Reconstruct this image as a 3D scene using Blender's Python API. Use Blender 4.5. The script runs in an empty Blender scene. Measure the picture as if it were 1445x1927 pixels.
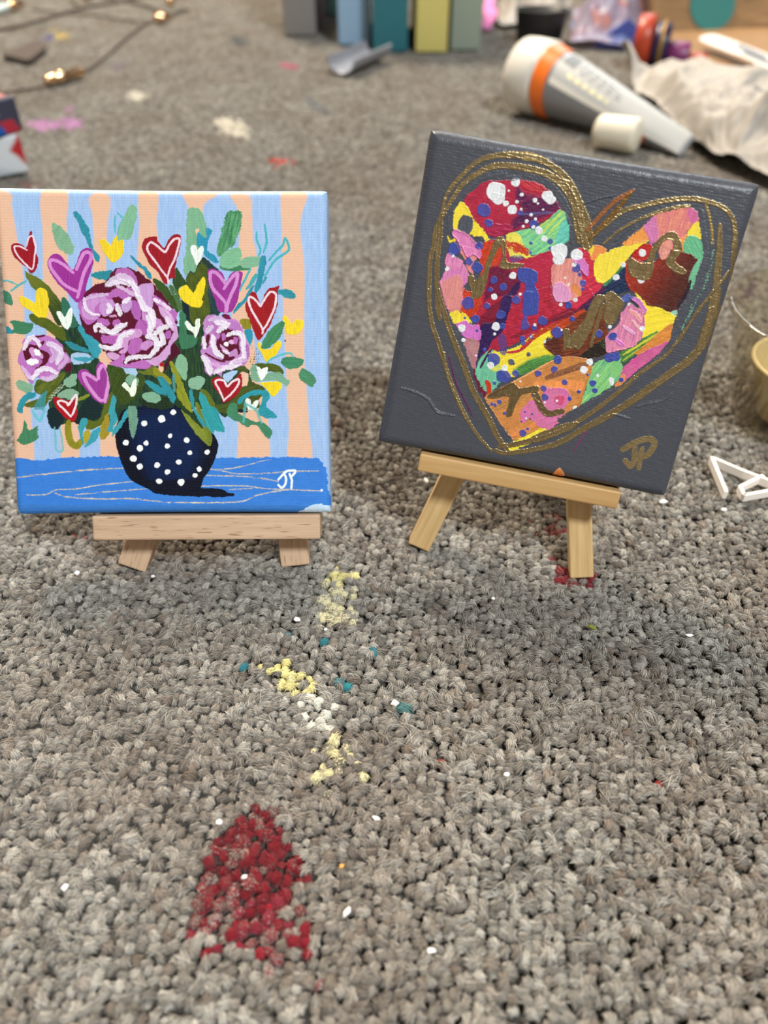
import bpy, bmesh, math, random
import numpy as np
from mathutils import Vector, Matrix
R = math.radians
C = bpy.context.scene.collection
scene = bpy.context.scene
random.seed(7)
rng = np.random.default_rng(11)

# ------------------------------------------------------------------ camera numbers
FW, FH, FPX = 1445.0, 1927.0, 1420.0
PITCH = R(42.0)
CAM_H = 0.1867
CY = np.array([0, math.cos(PITCH), -math.sin(PITCH)])
CZ = np.array([0, math.sin(PITCH), math.cos(PITCH)])
CX = np.array([1.0, 0, 0])
EYE = np.array([0, 0, CAM_H])

def ray(u, v):
    return CX * ((u - FW / 2) / FPX) + CZ * ((FH / 2 - v) / FPX) + CY

def at(u, v, z=0.0):
    """point of the plane of height z seen at a photo pixel"""
    d = ray(u, v)
    return EYE + d * ((z - CAM_H) / d[2])

def at_depth(u, v, y):
    d = ray(u, v)
    return EYE + d * (y / d[1])

def rot(ax, a):
    c, s = math.cos(a), math.sin(a)
    return {'x': np.array([[1, 0, 0], [0, c, -s], [0, s, c]]),
            'y': np.array([[c, 0, s], [0, 1, 0], [-s, 0, c]]),
            'z': np.array([[c, -s, 0], [s, c, 0], [0, 0, 1]])}[ax]

def lin(h):
    h = h.lstrip('#')
    o = []
    for i in (0, 2, 4):
        c = int(h[i:i + 2], 16) / 255
        o.append(c / 12.92 if c <= .04045 else ((c + .055) / 1.055) ** 2.4)
    return np.array(o)

# ------------------------------------------------------------------ objects
def tag(o, label=None, cat=None, group=None, kind=None):
    if label: o['label'] = label
    if cat: o['category'] = cat
    if group: o['group'] = group
    if kind: o['kind'] = kind
    return o

def empty(name, loc):
    o = bpy.data.objects.new(name, None)
    o.empty_display_size = .01
    o.location = loc
    C.objects.link(o)
    return o

def link(name, me, mat=None, parent=None, loc=None):
    o = bpy.data.objects.new(name, me)
    C.objects.link(o)
    if mat is not None:
        for m in (mat if isinstance(mat, (list, tuple)) else [mat]):
            me.materials.append(m)
    if parent is not None:
        o.parent = parent
    if loc is not None:
        o.location = loc
    return o

def mesh_np(name, V, F, smooth=True, matidx=None):
    """V (n,3), F list or array of faces"""
    me = bpy.data.meshes.new(name)
    V = np.asarray(V, dtype=np.float32)
    if isinstance(F, np.ndarray):
        k = F.shape[1]
        me.vertices.add(len(V))
        me.vertices.foreach_set('co', V.ravel())
        me.loops.add(F.size)
        me.loops.foreach_set('vertex_index', F.ravel().astype(np.int32))
        me.polygons.add(len(F))
        me.polygons.foreach_set('loop_start', np.arange(0, F.size, k, dtype=np.int32))
        me.polygons.foreach_set('loop_total', np.full(len(F), k, dtype=np.int32))
        me.update(calc_edges=True)
    else:
        me.from_pydata([tuple(map(float, v)) for v in V], [], [tuple(map(int, f)) for f in F])
        me.update()
    me.polygons.foreach_set('use_smooth', np.full(len(me.polygons), smooth))
    if matidx is not None:
        me.polygons.foreach_set('material_index', np.asarray(matidx, dtype=np.int32))
    me.validate()
    return me

def color_attr(me, name, arr):
    a = me.attributes.new(name, 'FLOAT_COLOR', 'POINT')
    arr = np.asarray(arr, dtype=np.float32)
    if arr.shape[1] == 3:
        arr = np.concatenate([arr, np.ones((len(arr), 1), np.float32)], 1)
    a.data.foreach_set('color', arr.ravel())

def bm_mesh(name, bm, smooth=False):
    me = bpy.data.meshes.new(name)
    bm.normal_update()
    bm.to_mesh(me)
    bm.free()
    for p in me.polygons: p.use_smooth = smooth
    return me

def beam_mesh(name, origin, ax, ay, az, sx, sy, sz, bevel=.0006, seg=2, taper=None):
    """box centred on origin, axes ax/ay/az (unit), sizes; stores its own straight coordinates as 'grain'"""
    bm = bmesh.new()
    bmesh.ops.create_cube(bm, size=1)
    for v in bm.verts:
        v.co = Vector((v.co.x * sx, v.co.y * sy, v.co.z * sz))
    if bevel:
        bmesh.ops.bevel(bm, geom=list(bm.edges), offset=bevel, segments=seg, affect='EDGES', profile=.5)
    me = bm_mesh(name, bm, False)
    n = len(me.vertices)
    co = np.zeros(n * 3, np.float32)
    me.vertices.foreach_get('co', co)
    co = co.reshape(-1, 3)
    g = me.attributes.new('grain', 'FLOAT_VECTOR', 'POINT')
    g.data.foreach_set('vector', co.ravel())
    A = np.stack([ax, ay, az], 1)
    W = co @ A.T + np.asarray(origin)
    me.vertices.foreach_set('co', W.astype(np.float32).ravel())
    me.update()
    return me

def tube_np(path, rad, sides=10, cap=True):
    path = np.asarray(path, float)
    n = len(path)
    rad = np.broadcast_to(np.asarray(rad, float), (n,))
    t = np.gradient(path, axis=0)
    t /= np.linalg.norm(t, axis=1, keepdims=True) + 1e-12
    up = np.array([0, 0, 1.0]) if abs(t[0][2]) < .9 else np.array([1.0, 0, 0])
    V, F = [], []
    u = np.cross(t[0], up); u /= np.linalg.norm(u)
    for i in range(n):
        u = u - t[i] * (u @ t[i]); u /= np.linalg.norm(u) + 1e-12
        w = np.cross(t[i], u)
        for k in range(sides):
            a = 2 * math.pi * k / sides
            V.append(path[i] + rad[i] * (math.cos(a) * u + math.sin(a) * w))
    for i in range(n - 1):
        for k in range(sides):
            k2 = (k + 1) % sides
            F.append((i * sides + k, i * sides + k2, (i + 1) * sides + k2, (i + 1) * sides + k))
    if cap:
        F.append(tuple(range(sides))[::-1])
        F.append(tuple((n - 1) * sides + k for k in range(sides)))
    return np.array(V), F

def lathe(prof, sides=48):
    V, F = [], []
    for r, z in prof:
        for k in range(sides):
            a = 2 * math.pi * k / sides
            V.append((r * math.cos(a), r * math.sin(a), z))
    for i in range(len(prof) - 1):
        for k in range(sides):
            k2 = (k + 1) % sides
            F.append((i * sides + k, i * sides + k2, (i + 1) * sides + k2, (i + 1) * sides + k))
    return np.array(V), F

def catmull(P, sub=6, closed=False):
    P = np.asarray(P, float)
    n = len(P)
    if n < 3: return P
    out = []
    rngi = range(n) if closed else range(n - 1)
    for i in rngi:
        if closed:
            a, b, c, d = P[(i - 1) % n], P[i], P[(i + 1) % n], P[(i + 2) % n]
        else:
            a, b, c, d = P[max(i - 1, 0)], P[i], P[i + 1], P[min(i + 2, n - 1)]
        for k in range(sub):
            t = k / sub
            out.append(.5 * ((2 * b) + (-a + c) * t + (2 * a - 5 * b + 4 * c - d) * t * t + (-a + 3 * b - 3 * c + d) * t ** 3))
    if not closed: out.append(P[-1])
    return np.array(out)

# ------------------------------------------------------------------ noise
def _h(i, j, s):
    v = np.sin(i * 127.1 + j * 311.7 + s * 74.7) * 43758.5453
    return v - np.floor(v)

def vn(x, y, s=0.0):
    xi, yi = np.floor(x), np.floor(y)
    xf, yf = x - xi, y - yi
    u, w = xf * xf * (3 - 2 * xf), yf * yf * (3 - 2 * yf)
    a = _h(xi, yi, s) * (1 - u) + _h(xi + 1, yi, s) * u
    b = _h(xi, yi + 1, s) * (1 - u) + _h(xi + 1, yi + 1, s) * u
    return a * (1 - w) + b * w

def fbm(x, y, s=0.0, o=4):
    v = 0; a = .5; t = 0
    for k in range(o):
        v = v + a * vn(x * 2 ** k, y * 2 ** k, s + 3.1 * k); t += a; a *= .5
    return v / t

def sstep(a, b, x):
    t = np.clip((x - a) / (b - a), 0, 1)
    return t * t * (3 - 2 * t)

# ------------------------------------------------------------------ materials
class NT:
    def __init__(s, name):
        s.m = bpy.data.materials.new(name); s.m.use_nodes = True
        s.t = s.m.node_tree; s.n = s.t.nodes; s.l = s.t.links
        s.b = s.n['Principled BSDF']
        s.out = s.n['Material Output']
    def new(s, ty, **kw):
        n = s.n.new(ty)
        for k, v in kw.items(): setattr(n, k, v)
        return n
    def link(s, a, b): s.l.new(a, b)
    def math(s, op, a, b=None, clamp=False):
        n = s.new('ShaderNodeMath', operation=op); n.use_clamp = clamp
        for i, x in enumerate((a, b)):
            if x is None: continue
            if isinstance(x, (int, float)): n.inputs[i].default_value = x
            else: s.link(x, n.inputs[i])
        return n.outputs[0]
    def mix(s, f, a, b, blend='MIX'):
        n = s.new('ShaderNodeMix', data_type='RGBA', blend_type=blend)
        for i, x in ((0, f), (6, a), (7, b)):
            if isinstance(x, (int, float)): n.inputs[i].default_value = x
            elif isinstance(x, (tuple, list, np.ndarray)): n.inputs[i].default_value = (*[float(q) for q in x[:3]], 1)
            else: s.link(x, n.inputs[i])
        return n.outputs[2]
    def attr(s, name, ty='GEOMETRY'):
        return s.new('ShaderNodeAttribute', attribute_name=name, attribute_type=ty)
    def noise(s, scale, vec=None, detail=3, rough=.55):
        n = s.new('ShaderNodeTexNoise'); n.inputs['Scale'].default_value = scale
        n.inputs['Detail'].default_value = detail; n.inputs['Roughness'].default_value = rough
        if vec is not None: s.link(vec, n.inputs['Vector'])
        return n
    def ramp(s, f, stops):
        n = s.new('ShaderNodeValToRGB')
        e = n.color_ramp.elements
        while len(e) < len(stops): e.new(.5)
        for q, (p, c) in zip(e, stops):
            q.position = p
            q.color = (*[float(v) for v in (lin(c) if isinstance(c, str) else c)], 1)
        s.link(f, n.inputs[0])
        return n.outputs[0]
    def bump(s, h, strength=.3, dist=.001):
        n = s.new('ShaderNodeBump'); n.inputs['Strength'].default_value = strength
        n.inputs['Distance'].default_value = dist
        s.link(h, n.inputs['Height']); s.link(n.outputs[0], s.b.inputs['Normal'])
    def set(s, **kw):
        for k, v in kw.items():
            i = s.b.inputs[k.replace('_', ' ')]
            if isinstance(v, (int, float)): i.default_value = v
            elif isinstance(v, (tuple, list, np.ndarray)): i.default_value = (*[float(q) for q in v[:3]], 1)
            else: s.link(v, i)
        return s

def plain(name, col, rough=.5, metal=0.0, var=.08, scale=60, bump=0.0, **kw):
    t = NT(name)
    co = t.new('ShaderNodeTexCoord').outputs['Object']
    nz = t.noise(scale, co)
    c = lin(col) if isinstance(col, str) else np.array(col)
    t.set(Base_Color=t.mix(nz.outputs[0], c * (1 - var), np.minimum(c * (1 + var), 1)), Roughness=rough, Metallic=metal, **kw)
    if bump: t.bump(nz.outputs[0], bump, .002)
    return t.m

def attr_paint(name, attr, rough=.45, bump_scale=900, bump=.15, spec=.5):
    """paint whose colour is stored on the mesh; alpha of the colour = metallic pigment"""
    t = NT(name)
    a = t.attr(attr)
    co = t.new('ShaderNodeTexCoord').outputs['Object']
    nz = t.noise(bump_scale, co, 4)
    met = t.math('SUBTRACT', 1.0, a.outputs['Alpha'])
    r = t.math('ADD', t.math('MULTIPLY', nz.outputs[0], .25), rough - .12)
    r = t.math('SUBTRACT', r, t.math('MULTIPLY', met, .08))
    t.set(Base_Color=a.outputs['Color'], Metallic=met, Roughness=r, Specular_IOR_Level=spec)
    t.bump(nz.outputs[0], bump, .0006)
    return t.m

def wood(name, light, dark, fleck=None, fleck_amt=.0, freq=900.0):
    t = NT(name)
    g = t.attr('grain').outputs['Vector']
    mp = t.new('ShaderNodeMapping'); mp.inputs['Scale'].default_value = (1, 1, .06)
    t.link(g, mp.inputs['Vector'])
    nz = t.noise(freq * .35, mp.outputs[0], 4)
    nz2 = t.noise(freq * 1.6, mp.outputs[0], 3)
    f = t.math('ADD', t.math('MULTIPLY', nz.outputs[0], .7), t.math('MULTIPLY', nz2.outputs[0], .3))
    col = t.ramp(f, [(.32, dark), (.62, light)])
    if fleck:
        mp2 = t.new('ShaderNodeMapping'); mp2.inputs['Scale'].default_value = (1, 1, .09)
        t.link(g, mp2.inputs['Vector'])
        v = t.noise(1700, mp2.outputs[0], 1)
        k = t.math('MULTIPLY', t.math('SUBTRACT', v.outputs[0], .62), 9.0, True)
        col = t.mix(t.math('MULTIPLY', k, fleck_amt), col, lin(fleck))
    t.set(Base_Color=col, Roughness=.55)
    t.bump(nz2.outputs[0], .12, .0005)
    return t.m
# ------------------------------------------------------------------ hand painted canvases
class Painting:
    """paint laid on one stretched canvas; all geometry is kept in canvas millimetres (x from the left, y from the bottom)"""
    def __init__(s, Wm, Hm, M, T, base, N=700):
        s.W, s.H, s.M, s.T, s.N = Wm * 1000, Hm * 1000, M, T, N
        x = np.linspace(0, s.W, N); y = np.linspace(0, s.H, N)
        s.X, s.Y = np.meshgrid(x, y)
        s.px = s.W / N
        s.col = np.empty((N, N, 3)); s.col[:] = lin(base)
        s.met = np.zeros((N, N)); s.h = np.zeros((N, N))
        s.thick = np.zeros((N, N))
        s.weave = .55 * np.cos(s.Y * 2 * math.pi / .80 + .25 * np.sin(s.X * .9)) + .45 * np.cos(s.X * 2 * math.pi / .74 + .3 * np.sin(s.Y * .8)) * np.cos(s.Y * math.pi / .80)
        s.k = 0; s.mottle = 1.3; s.weave_amp = .036
        s.tiles = {}
        # millimetres per photo pixel near the middle
        a = s.mm([(FW / 2, FH / 2)])
        d = np.array(ray(0, 0))
        s.org = None
    def tile(s, key, x0, y0, w): s.tiles[key] = (x0, y0, w / 1445.0)
    def pix(s, pts, key=None):
        P = np.asarray(pts, float)
        if key:
            x0, y0, k = s.tiles[key]
            P = P * k + np.array([x0, y0])
        return P
    def mm(s, P):
        Mi = s.M.T
        out = []
        n = s.M @ np.array([0, 1.0, 0])
        for u, v in P:
            d = ray(u, v)
            q = EYE + d * ((n @ (s.T - EYE)) / (n @ d)) - s.T
            q = Mi @ q
            out.append((q[0] * 1000 + s.W / 2, q[2] * 1000))
        return np.array(out)
    def _sl(s, lo, hi):
        i0 = max(int(lo[0] / s.W * s.N) - 1, 0); i1 = min(int(hi[0] / s.W * s.N) + 3, s.N)
        j0 = max(int(lo[1] / s.H * s.N) - 1, 0); j1 = min(int(hi[1] / s.H * s.N) + 3, s.N)
        if i1 <= i0 or j1 <= j0: return None
        return (slice(j0, j1), slice(i0, i1))
    def lay(s, sl, sd, color, ang=90, var=.1, c2=None, c2f=.25, dry=0.0, h=.05, metal=0.0, soft=0.0, ridge=.25, st_f=5.0, trans=0.0, c2dir=None, dryedge=0.0):
        x, y = s.X[sl], s.Y[sl]
        k = s.k
        a = R(ang)
        al, pe = x * math.cos(a) + y * math.sin(a), -x * math.sin(a) + y * math.cos(a)
        st = .65 * vn(pe * st_f, al * .35, k) + .35 * vn(pe * st_f * 2.3, al * .8, k + 9)
        al_ = np.clip(sd / max(s.px, soft) + .5, 0, 1)
        if dry > 0 or dryedge > 0:
            m = st * .5 + (.5 + .5 * s.weave[sl]) * .22 + vn(x * 4, y * 4, k + 5) * .28
            cov = 1 - dry
            if dryedge > 0:
                cov = cov * np.clip(.35 + sd / dryedge, 0, 1.2)
            al_ = al_ * np.clip((m - (1 - cov) * .95) / .1 + .5, 0, 1)
        al_ = al_ * (1 - trans * (.6 + .8 * (1 - st)))
        al_ = np.clip(al_, 0, 1)
        c = np.asarray(lin(color) if isinstance(color, str) else color)
        cc = np.broadcast_to(c, x.shape + (3,)).copy()
        if c2 is not None:
            d2 = lin(c2)
            if c2dir is not None:          # pigment changes along a direction
                q = x * math.cos(R(c2dir)) + y * math.sin(R(c2dir))
                w = al_ > .5
                if w.any():
                    lo, hi = q[w].min(), q[w].max()
                    q = (q - lo) / max(hi - lo, 1e-6)
                f = sstep(.15, .85, q + (st - .5) * .7)
            else:
                f = sstep(.5 - c2f, .5 + c2f, st * .75 + .25 * vn(x * .7, y * .7, k + 2))
            cc = cc * (1 - f[..., None]) + d2 * f[..., None]
        cc *= (1 + var * s.mottle * ((st - .5) * 2 + .5 * (vn(x * 2.7, y * 2.7, k + 4) - .5) + .5 * (vn(x * 7, y * 7, k + 6) - .5)))[..., None]
        A = al_[..., None]
        s.col[sl] = s.col[sl] * (1 - A) + cc * A
        s.met[sl] = s.met[sl] * (1 - al_) + metal * al_
        bump = h * (.55 + .9 * st) + ridge * h * np.exp(-((sd - .22) / .16) ** 2)
        s.h[sl] = s.h[sl] * (1 - .35 * al_) + bump * al_
        s.thick[sl] = np.maximum(s.thick[sl], al_ * min(h / .12, 1))
        s.k += 1
    def poly(s, key, pts, color, edge=.22, smooth=True, mmpts=False, **kw):
        P = s.mm(s.pix(pts, key)) if not mmpts else np.asarray(pts, float)
        if smooth: P = catmull(P, 5, True)
        sl = s._sl(P.min(0) - 1, P.max(0) + 1)
        if sl is None: return
        x, y = s.X[sl], s.Y[sl]
        k = s.k
        x = x + edge * (2 * vn(x * .9, y * .9, k) - 1) + .55 * edge * (2 * vn(x * 3.3, y * 3.3, k + 1) - 1)
        y = y + edge * (2 * vn(s.X[sl] * .9, y * .9, k + 2) - 1) + .55 * edge * (2 * vn(s.X[sl] * 3.3, y * 3.3, k + 3) - 1)
        ins = np.zeros(x.shape, bool); d = np.full(x.shape, 1e9)
        n = len(P)
        for i in range(n):
            ax, ay = P[i]; bx, by = P[(i + 1) % n]
            if ay != by:
                c = (ay > y) != (by > y)
                ins ^= c & (x < (bx - ax) * (y - ay) / (by - ay) + ax)
            dx, dy = bx - ax, by - ay
            L = dx * dx + dy * dy + 1e-12
            t = np.clip(((x - ax) * dx + (y - ay) * dy) / L, 0, 1)
            d = np.minimum(d, (x - ax - t * dx) ** 2 + (y - ay - t * dy) ** 2)
        s.lay(sl, np.where(ins, 1, -1) * np.sqrt(d), color, **kw)
    def stroke(s, key, pts, w, color, edge=.1, taper=.35, smooth=True, w2=None, **kw):
        """w in the units of the tile"""
        P = s.mm(s.pix(pts, key))
        px0 = s.pix(pts, key)
        k_ = s.tiles[key][2] if key else 1.0
        L_px = np.linalg.norm(np.diff(px0, axis=0), axis=1).sum() + 1e-9
        L_mm = np.linalg.norm(np.diff(P, axis=0), axis=1).sum() + 1e-9
        ratio = L_mm / L_px if len(P) > 1 else .16
        ratio = .16 if not .1 < ratio < .25 else ratio
        w = w * k_ * ratio
        w2 = w if w2 is None else w2 * k_ * ratio
        if smooth and len(P) > 2: P = catmull(P, 6)
        sl = s._sl(P.min(0) - max(w, w2), P.max(0) + max(w, w2))
        if sl is None: return
        x, y = s.X[sl], s.Y[sl]
        seg = np.linalg.norm(np.diff(P, axis=0), axis=1); cum = np.r_[0, np.cumsum(seg)]; tot = cum[-1] + 1e-9
        best = np.full(x.shape, -1e9)
        for i in range(len(P) - 1):
            (ax, ay), (bx, by) = P[i], P[i + 1]
            dx, dy = bx - ax, by - ay
            t = np.clip(((x - ax) * dx + (y - ay) * dy) / (dx * dx + dy * dy + 1e-12), 0, 1)
            d = np.sqrt((x - ax - t * dx) ** 2 + (y - ay - t * dy) ** 2)
            u = (cum[i] + t * seg[i]) / tot
            ww = (w + (w2 - w) * u) * (1 - taper * (np.abs(2 * u - 1) ** 4))
            best = np.maximum(best, ww / 2 - d)
        kk = s.k
        best = best + edge * (2 * vn(x * 2.2, y * 2.2, kk) - 1) + .5 * edge * (2 * vn(x * 6, y * 6, kk + 1) - 1)
        dv = P[-1] - P[0]
        kw.setdefault('ang', math.degrees(math.atan2(dv[1], dv[0])))
        s.lay(sl, best, color, **kw)
    def dots(s, key, L, color, **kw):
        for q in L:
            x, y, r = q[:3]
            n = 9
            ph = random.random() * 6
            pts = [(x + r * (.85 + .3 * random.random()) * math.cos(ph + 2 * math.pi * i / n), y + r * (.85 + .3 * random.random()) * math.sin(ph + 2 * math.pi * i / n)) for i in range(n)]
            kw2 = dict(edge=.05, h=.12, ridge=.3); kw2.update(kw)
            s.poly(key, pts, color, **kw2)

    def build(s, name, mat, depth, rim=.0028, side=None, bulge=.0004):
        N = s.N
        w, hh = s.W / 1000, s.H / 1000
        X = s.X / 1000 - w / 2; Z = s.Y / 1000 - hh / 2
        a, b = w / 2 - rim, hh / 2 - rim
        ix, iz = np.clip(X, -a, a), np.clip(Z, -b, b)
        dx, dz = X - ix, Z - iz
        m = np.maximum(np.abs(dx), np.abs(dz))
        r2 = np.sqrt(dx * dx + dz * dz) + 1e-12
        # corner direction is kept a little square, like folded cloth
        th = m / rim * math.pi / 2
        k = np.maximum(np.abs(dx), np.abs(dz)) / r2
        k = 1 - (1 - k) * .72
        ux, uz = dx / r2 / k, dz / r2 / k
        ox, oz = ix + rim * np.sin(th) * ux * (m > 0), iz + rim * np.sin(th) * uz * (m > 0)
        oy = rim * (1 - np.cos(th))
        # the cloth sags a touch between the bars, the edges pull in
        ox = ox - np.sign(ox) * bulge * (np.abs(X) / (w / 2)) ** 6 * np.cos(Z / hh * math.pi)
        oz = oz - np.sign(oz) * bulge * (np.abs(Z) / (hh / 2)) ** 6 * np.cos(X / w * math.pi)
        oy = oy + .0005 * np.cos(X / w * math.pi) * np.cos(Z / hh * math.pi)
        disp = (s.h + s.weave_amp * s.weave * (1 - .72 * s.thick)) / 1000
        nx, ny, nz = np.sin(th) * ux, -np.cos(th), np.sin(th) * uz
        V = np.stack([ox + disp * nx, oy + disp * ny, oz + disp * nz + hh / 2], -1).reshape(-1, 3)
        idx = np.arange(N * N).reshape(N, N)
        F = np.stack([idx[:-1, :-1], idx[:-1, 1:], idx[1:, 1:], idx[1:, :-1]], -1).reshape(-1, 4)
        ring = np.concatenate([idx[0, :-1], idx[:-1, -1], idx[-1, :0:-1], idx[:0:-1, 0]])
        cols = np.concatenate([s.col, (1 - s.met)[..., None]], -1).reshape(-1, 4)
        n = len(ring)
        allV, allF, allC = [V], [F], [cols]
        prev = ring; base = len(V)
        rc = cols[ring].copy()
        rows = 14
        for q in range(1, rows + 1):
            f = q / rows
            P = V[ring].copy()
            P[:, 1] = P[:, 1] * (1 - f) + depth * f
            allV.append(P)
            c = rc.copy()
            if side is not None:
                g = min(1, f * 6)
                nzv = fbm(P[:, 0] * 300, P[:, 2] * 300 + q, 5, 3)[:, None]
                c[:, :3] = c[:, :3] * (1 - g) + lin(side) * (.9 + .2 * nzv) * g
                c[:, 3] = 1 if g > .5 else c[:, 3]
            allC.append(c)
            cur = np.arange(base, base + n); base += n
            allF.append(np.stack([prev, cur, np.roll(cur, -1), np.roll(prev, -1)], -1))
            prev = cur
        back = prev
        cen = np.array([[0, depth - .001, hh / 2]])
        allV.append(cen); allC.append(np.array([[.75, .72, .66, 1]]))
        quads = []
        Vall = np.concatenate(allV); Fq = np.concatenate(allF); Call = np.concatenate(allC)
        # back: quads fanned two by two
        ci = len(Vall) - 1
        e = back
        bq = np.stack([np.full(n // 2, ci), e[1::2][:n // 2], np.roll(e, -0)[0::2][:n // 2], np.roll(e, 1)[0::2][:n // 2]], -1)
        Fq = np.concatenate([Fq, bq[:, ::-1]])
        me = mesh_np(name, Vall, Fq, True)
        color_attr(me, 'pigment', Call)
        o = link(name, me, mat)
        Mx = Matrix.Identity(4)
        for i in range(3):
            for j in range(3): Mx[i][j] = s.M[i, j]
            Mx[i][3] = s.T[i]
        o.matrix_world = Mx
        return o
N_GRID = 800
# ================================================================== left canvas: flowers in a dotted vase
def paint_flowers(p):
    for k, x, y in (('A', 0, 370), ('B', 200, 370), ('C', 390, 370), ('D', 0, 600), ('E', 200, 580), ('F', 390, 580)):
        p.tile(k, x, y, 250)
    p.tile('G', 0, 780, 320); p.tile('H', 320, 780, 320); p.tile('Z', 0, 640, 640); p.tile('Y', 0, 320, 640)
    PE = '#e8bfa2'
    # washy blue ground, peach stripes
    p.poly(None, [(-200, 300), (800, 300), (800, 1000), (-200, 1000)], '#98bbe8', smooth=False, var=.05, h=.03, c2='#a8c3e6', c2f=.5)
    S = dict(var=.05, h=.02, soft=.7, edge=.13, c2='#e4b698', c2f=.5)
    p.poly(None, [(-30, 362), (18, 364), (22, 385), (27, 420), (34, 460), (42, 510), (45, 600), (50, 700), (58, 790), (62, 880), (30, 880), (22, 800), (12, 720), (4, 650), (-8, 560), (-16, 450)], PE, **S)
    p.poly(None, [(78, 360), (126, 360), (125, 420), (127, 480), (127, 560), (135, 640), (146, 760), (147, 880), (118, 880), (112, 780), (100, 690), (86, 620), (81, 540), (80, 440)], PE, **S)
    p.poly(None, [(168, 368), (207, 368), (202, 420), (200, 470), (200, 540), (212, 700), (226, 880), (192, 880), (185, 700), (173, 560), (176, 470), (174, 410)], PE, **S)
    p.poly(None, [(262, 360), (297, 362), (295, 410), (296, 440), (305, 500), (306, 560), (300, 640), (256, 640), (257, 540), (258, 480), (262, 420)], PE, **S)
    p.poly(None, [(346, 362), (412, 362), (398, 372), (384, 385), (378, 430), (370, 460), (360, 470), (352, 430), (354, 390)], PE, **S)
    p.poly(None, [(433, 366), (470, 368), (474, 400), (477, 450), (484, 500), (470, 580), (478, 640), (486, 720), (505, 800), (502, 880), (450, 880), (448, 800), (442, 700), (436, 600), (446, 520), (450, 430), (446, 390)], PE, **S)
    p.poly(None, [(531, 360), (577, 364), (569, 400), (565, 430), (570, 470), (574, 520), (573, 600), (574, 680), (580, 760), (582, 800), (587, 880), (543, 880), (544, 800), (540, 740), (538, 680), (534, 600), (531, 520), (530, 430)], PE, **S)
    p.stroke(None, [(-20, 352), (200, 350), (400, 352), (640, 354)], 13, '#bcd9f4', var=.1, h=.05, edge=.3, dry=.2)  # blue top rim, its highlight painted in as a paler stroke
    # table
    p.poly(None, [(20, 869), (75, 866), (130, 861), (220, 859), (330, 860), (430, 861), (520, 860), (590, 862), (604, 868), (611, 880), (617, 930), (640, 990), (0, 990), (28, 945)], '#3f86dc', edge=.25, var=.12, ang=0, h=.07, c2='#3577cf', c2f=.4)
    p.stroke(None, [(32, 955), (200, 960), (400, 958), (600, 958)], 16, '#3a78c4', ang=0, h=.03, edge=.2, dry=.25)
    p.poly(None, [(560, 962), (600, 948), (608, 950), (622, 958), (620, 985), (560, 985)], '#c3dbf0', h=.04)
    p.poly(None, [(20, 930), (33, 950), (36, 985), (15, 985)], '#c3dbf0', h=.04)
    LN = dict(var=.25, h=.02, dry=.42, edge=.12, taper=.2)
    tan = '#c9bda8'
    for pts, w in (([(150, 535), (400, 505), (700, 475), (1060, 455)], 15), ([(230, 685), (390, 680), (480, 640), (640, 635), (860, 600), (1150, 570)], 11), ([(640, 685), (900, 660), (1250, 635)], 11), ([(470, 670), (560, 700), (800, 720), (1100, 720), (1250, 735), (1440, 755)], 14)):
        p.stroke('G', pts, w * .82, tan, **LN)
    for pts, w in (([(0, 752), (300, 757), (540, 750), (640, 735), (740, 690), (900, 655), (1000, 640)], 13), ([(340, 465), (450, 482), (560, 505), (800, 500), (1000, 485), (1260, 480)], 13), ([(350, 470), (500, 463), (660, 430), (780, 395), (860, 385)], 9), ([(300, 520), (560, 525), (780, 545), (920, 570)], 12), ([(220, 615), (400, 608), (640, 610), (800, 630), (1000, 640), (1290, 650)], 12), ([(500, 642), (700, 630)], 10)):
        p.stroke('H', pts, w * .82, tan, **LN)
    # dark foliage underneath
    DK = '#16302c'
    p.poly(None, [(100, 640), (135, 600), (170, 650), (200, 690), (250, 700), (320, 600), (345, 560), (362, 490), (390, 488), (408, 520), (412, 580), (420, 650), (440, 690), (470, 700), (468, 750), (430, 785), (400, 770), (330, 770), (250, 785), (190, 800), (140, 795), (112, 800), (92, 785), (95, 740), (110, 700)], DK, dry=.12, edge=.4, c2='#2c4a22')
    p.poly('F', [(440, 440), (500, 420), (560, 470), (600, 560), (500, 620), (440, 600)], '#2d3a22', dry=.62, edge=.4)
    # upper left
    p.stroke('A', [(0, 905), (90, 920), (190, 960)], 20, '#5fb0b4'); p.stroke('A', [(110, 1030), (180, 975), (285, 915)], 24, '#5fb0b4')
    p.poly('A', [(-40, 980), (60, 1030), (120, 1080), (130, 1180), (60, 1160), (-20, 1090)], '#3f7d62', var=.2)
    p.poly('A', [(560, 290), (620, 300), (700, 360), (760, 450), (800, 540), (780, 620), (700, 610), (620, 540), (590, 450)], '#7fae8c', var=.15, ang=60)
    p.poly('A', [(800, 175), (850, 170), (900, 240), (960, 330), (970, 400), (1010, 560), (980, 560), (940, 480), (890, 380)], '#2f8ca0', var=.2, ang=60)
    p.poly('A', [(985, 560), (1060, 610), (1085, 660), (1070, 710), (1030, 680)], '#2f8ca0')
    p.poly('A', [(265, 810), (310, 830), (420, 890), (520, 970), (600, 1070), (680, 1180), (720, 1280), (760, 1400), (640, 1400), (560, 1290), (500, 1150), (400, 1040), (330, 970), (280, 880)], '#6b7524', c2='#2c4018', c2dir=-60, var=.2, ang=-50)
    p.poly('A', [(690, 1090), (740, 1140), (770, 1220), (840, 1400), (700, 1400), (660, 1150)], '#2f6b55')
    p.poly('A', [(310, 1290), (380, 1280), (500, 1320), (600, 1380), (690, 1450), (720, 1560), (640, 1550), (500, 1445), (400, 1400), (330, 1350)], '#5f6a1c', var=.25, ang=-35, c2='#47561a')
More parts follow.
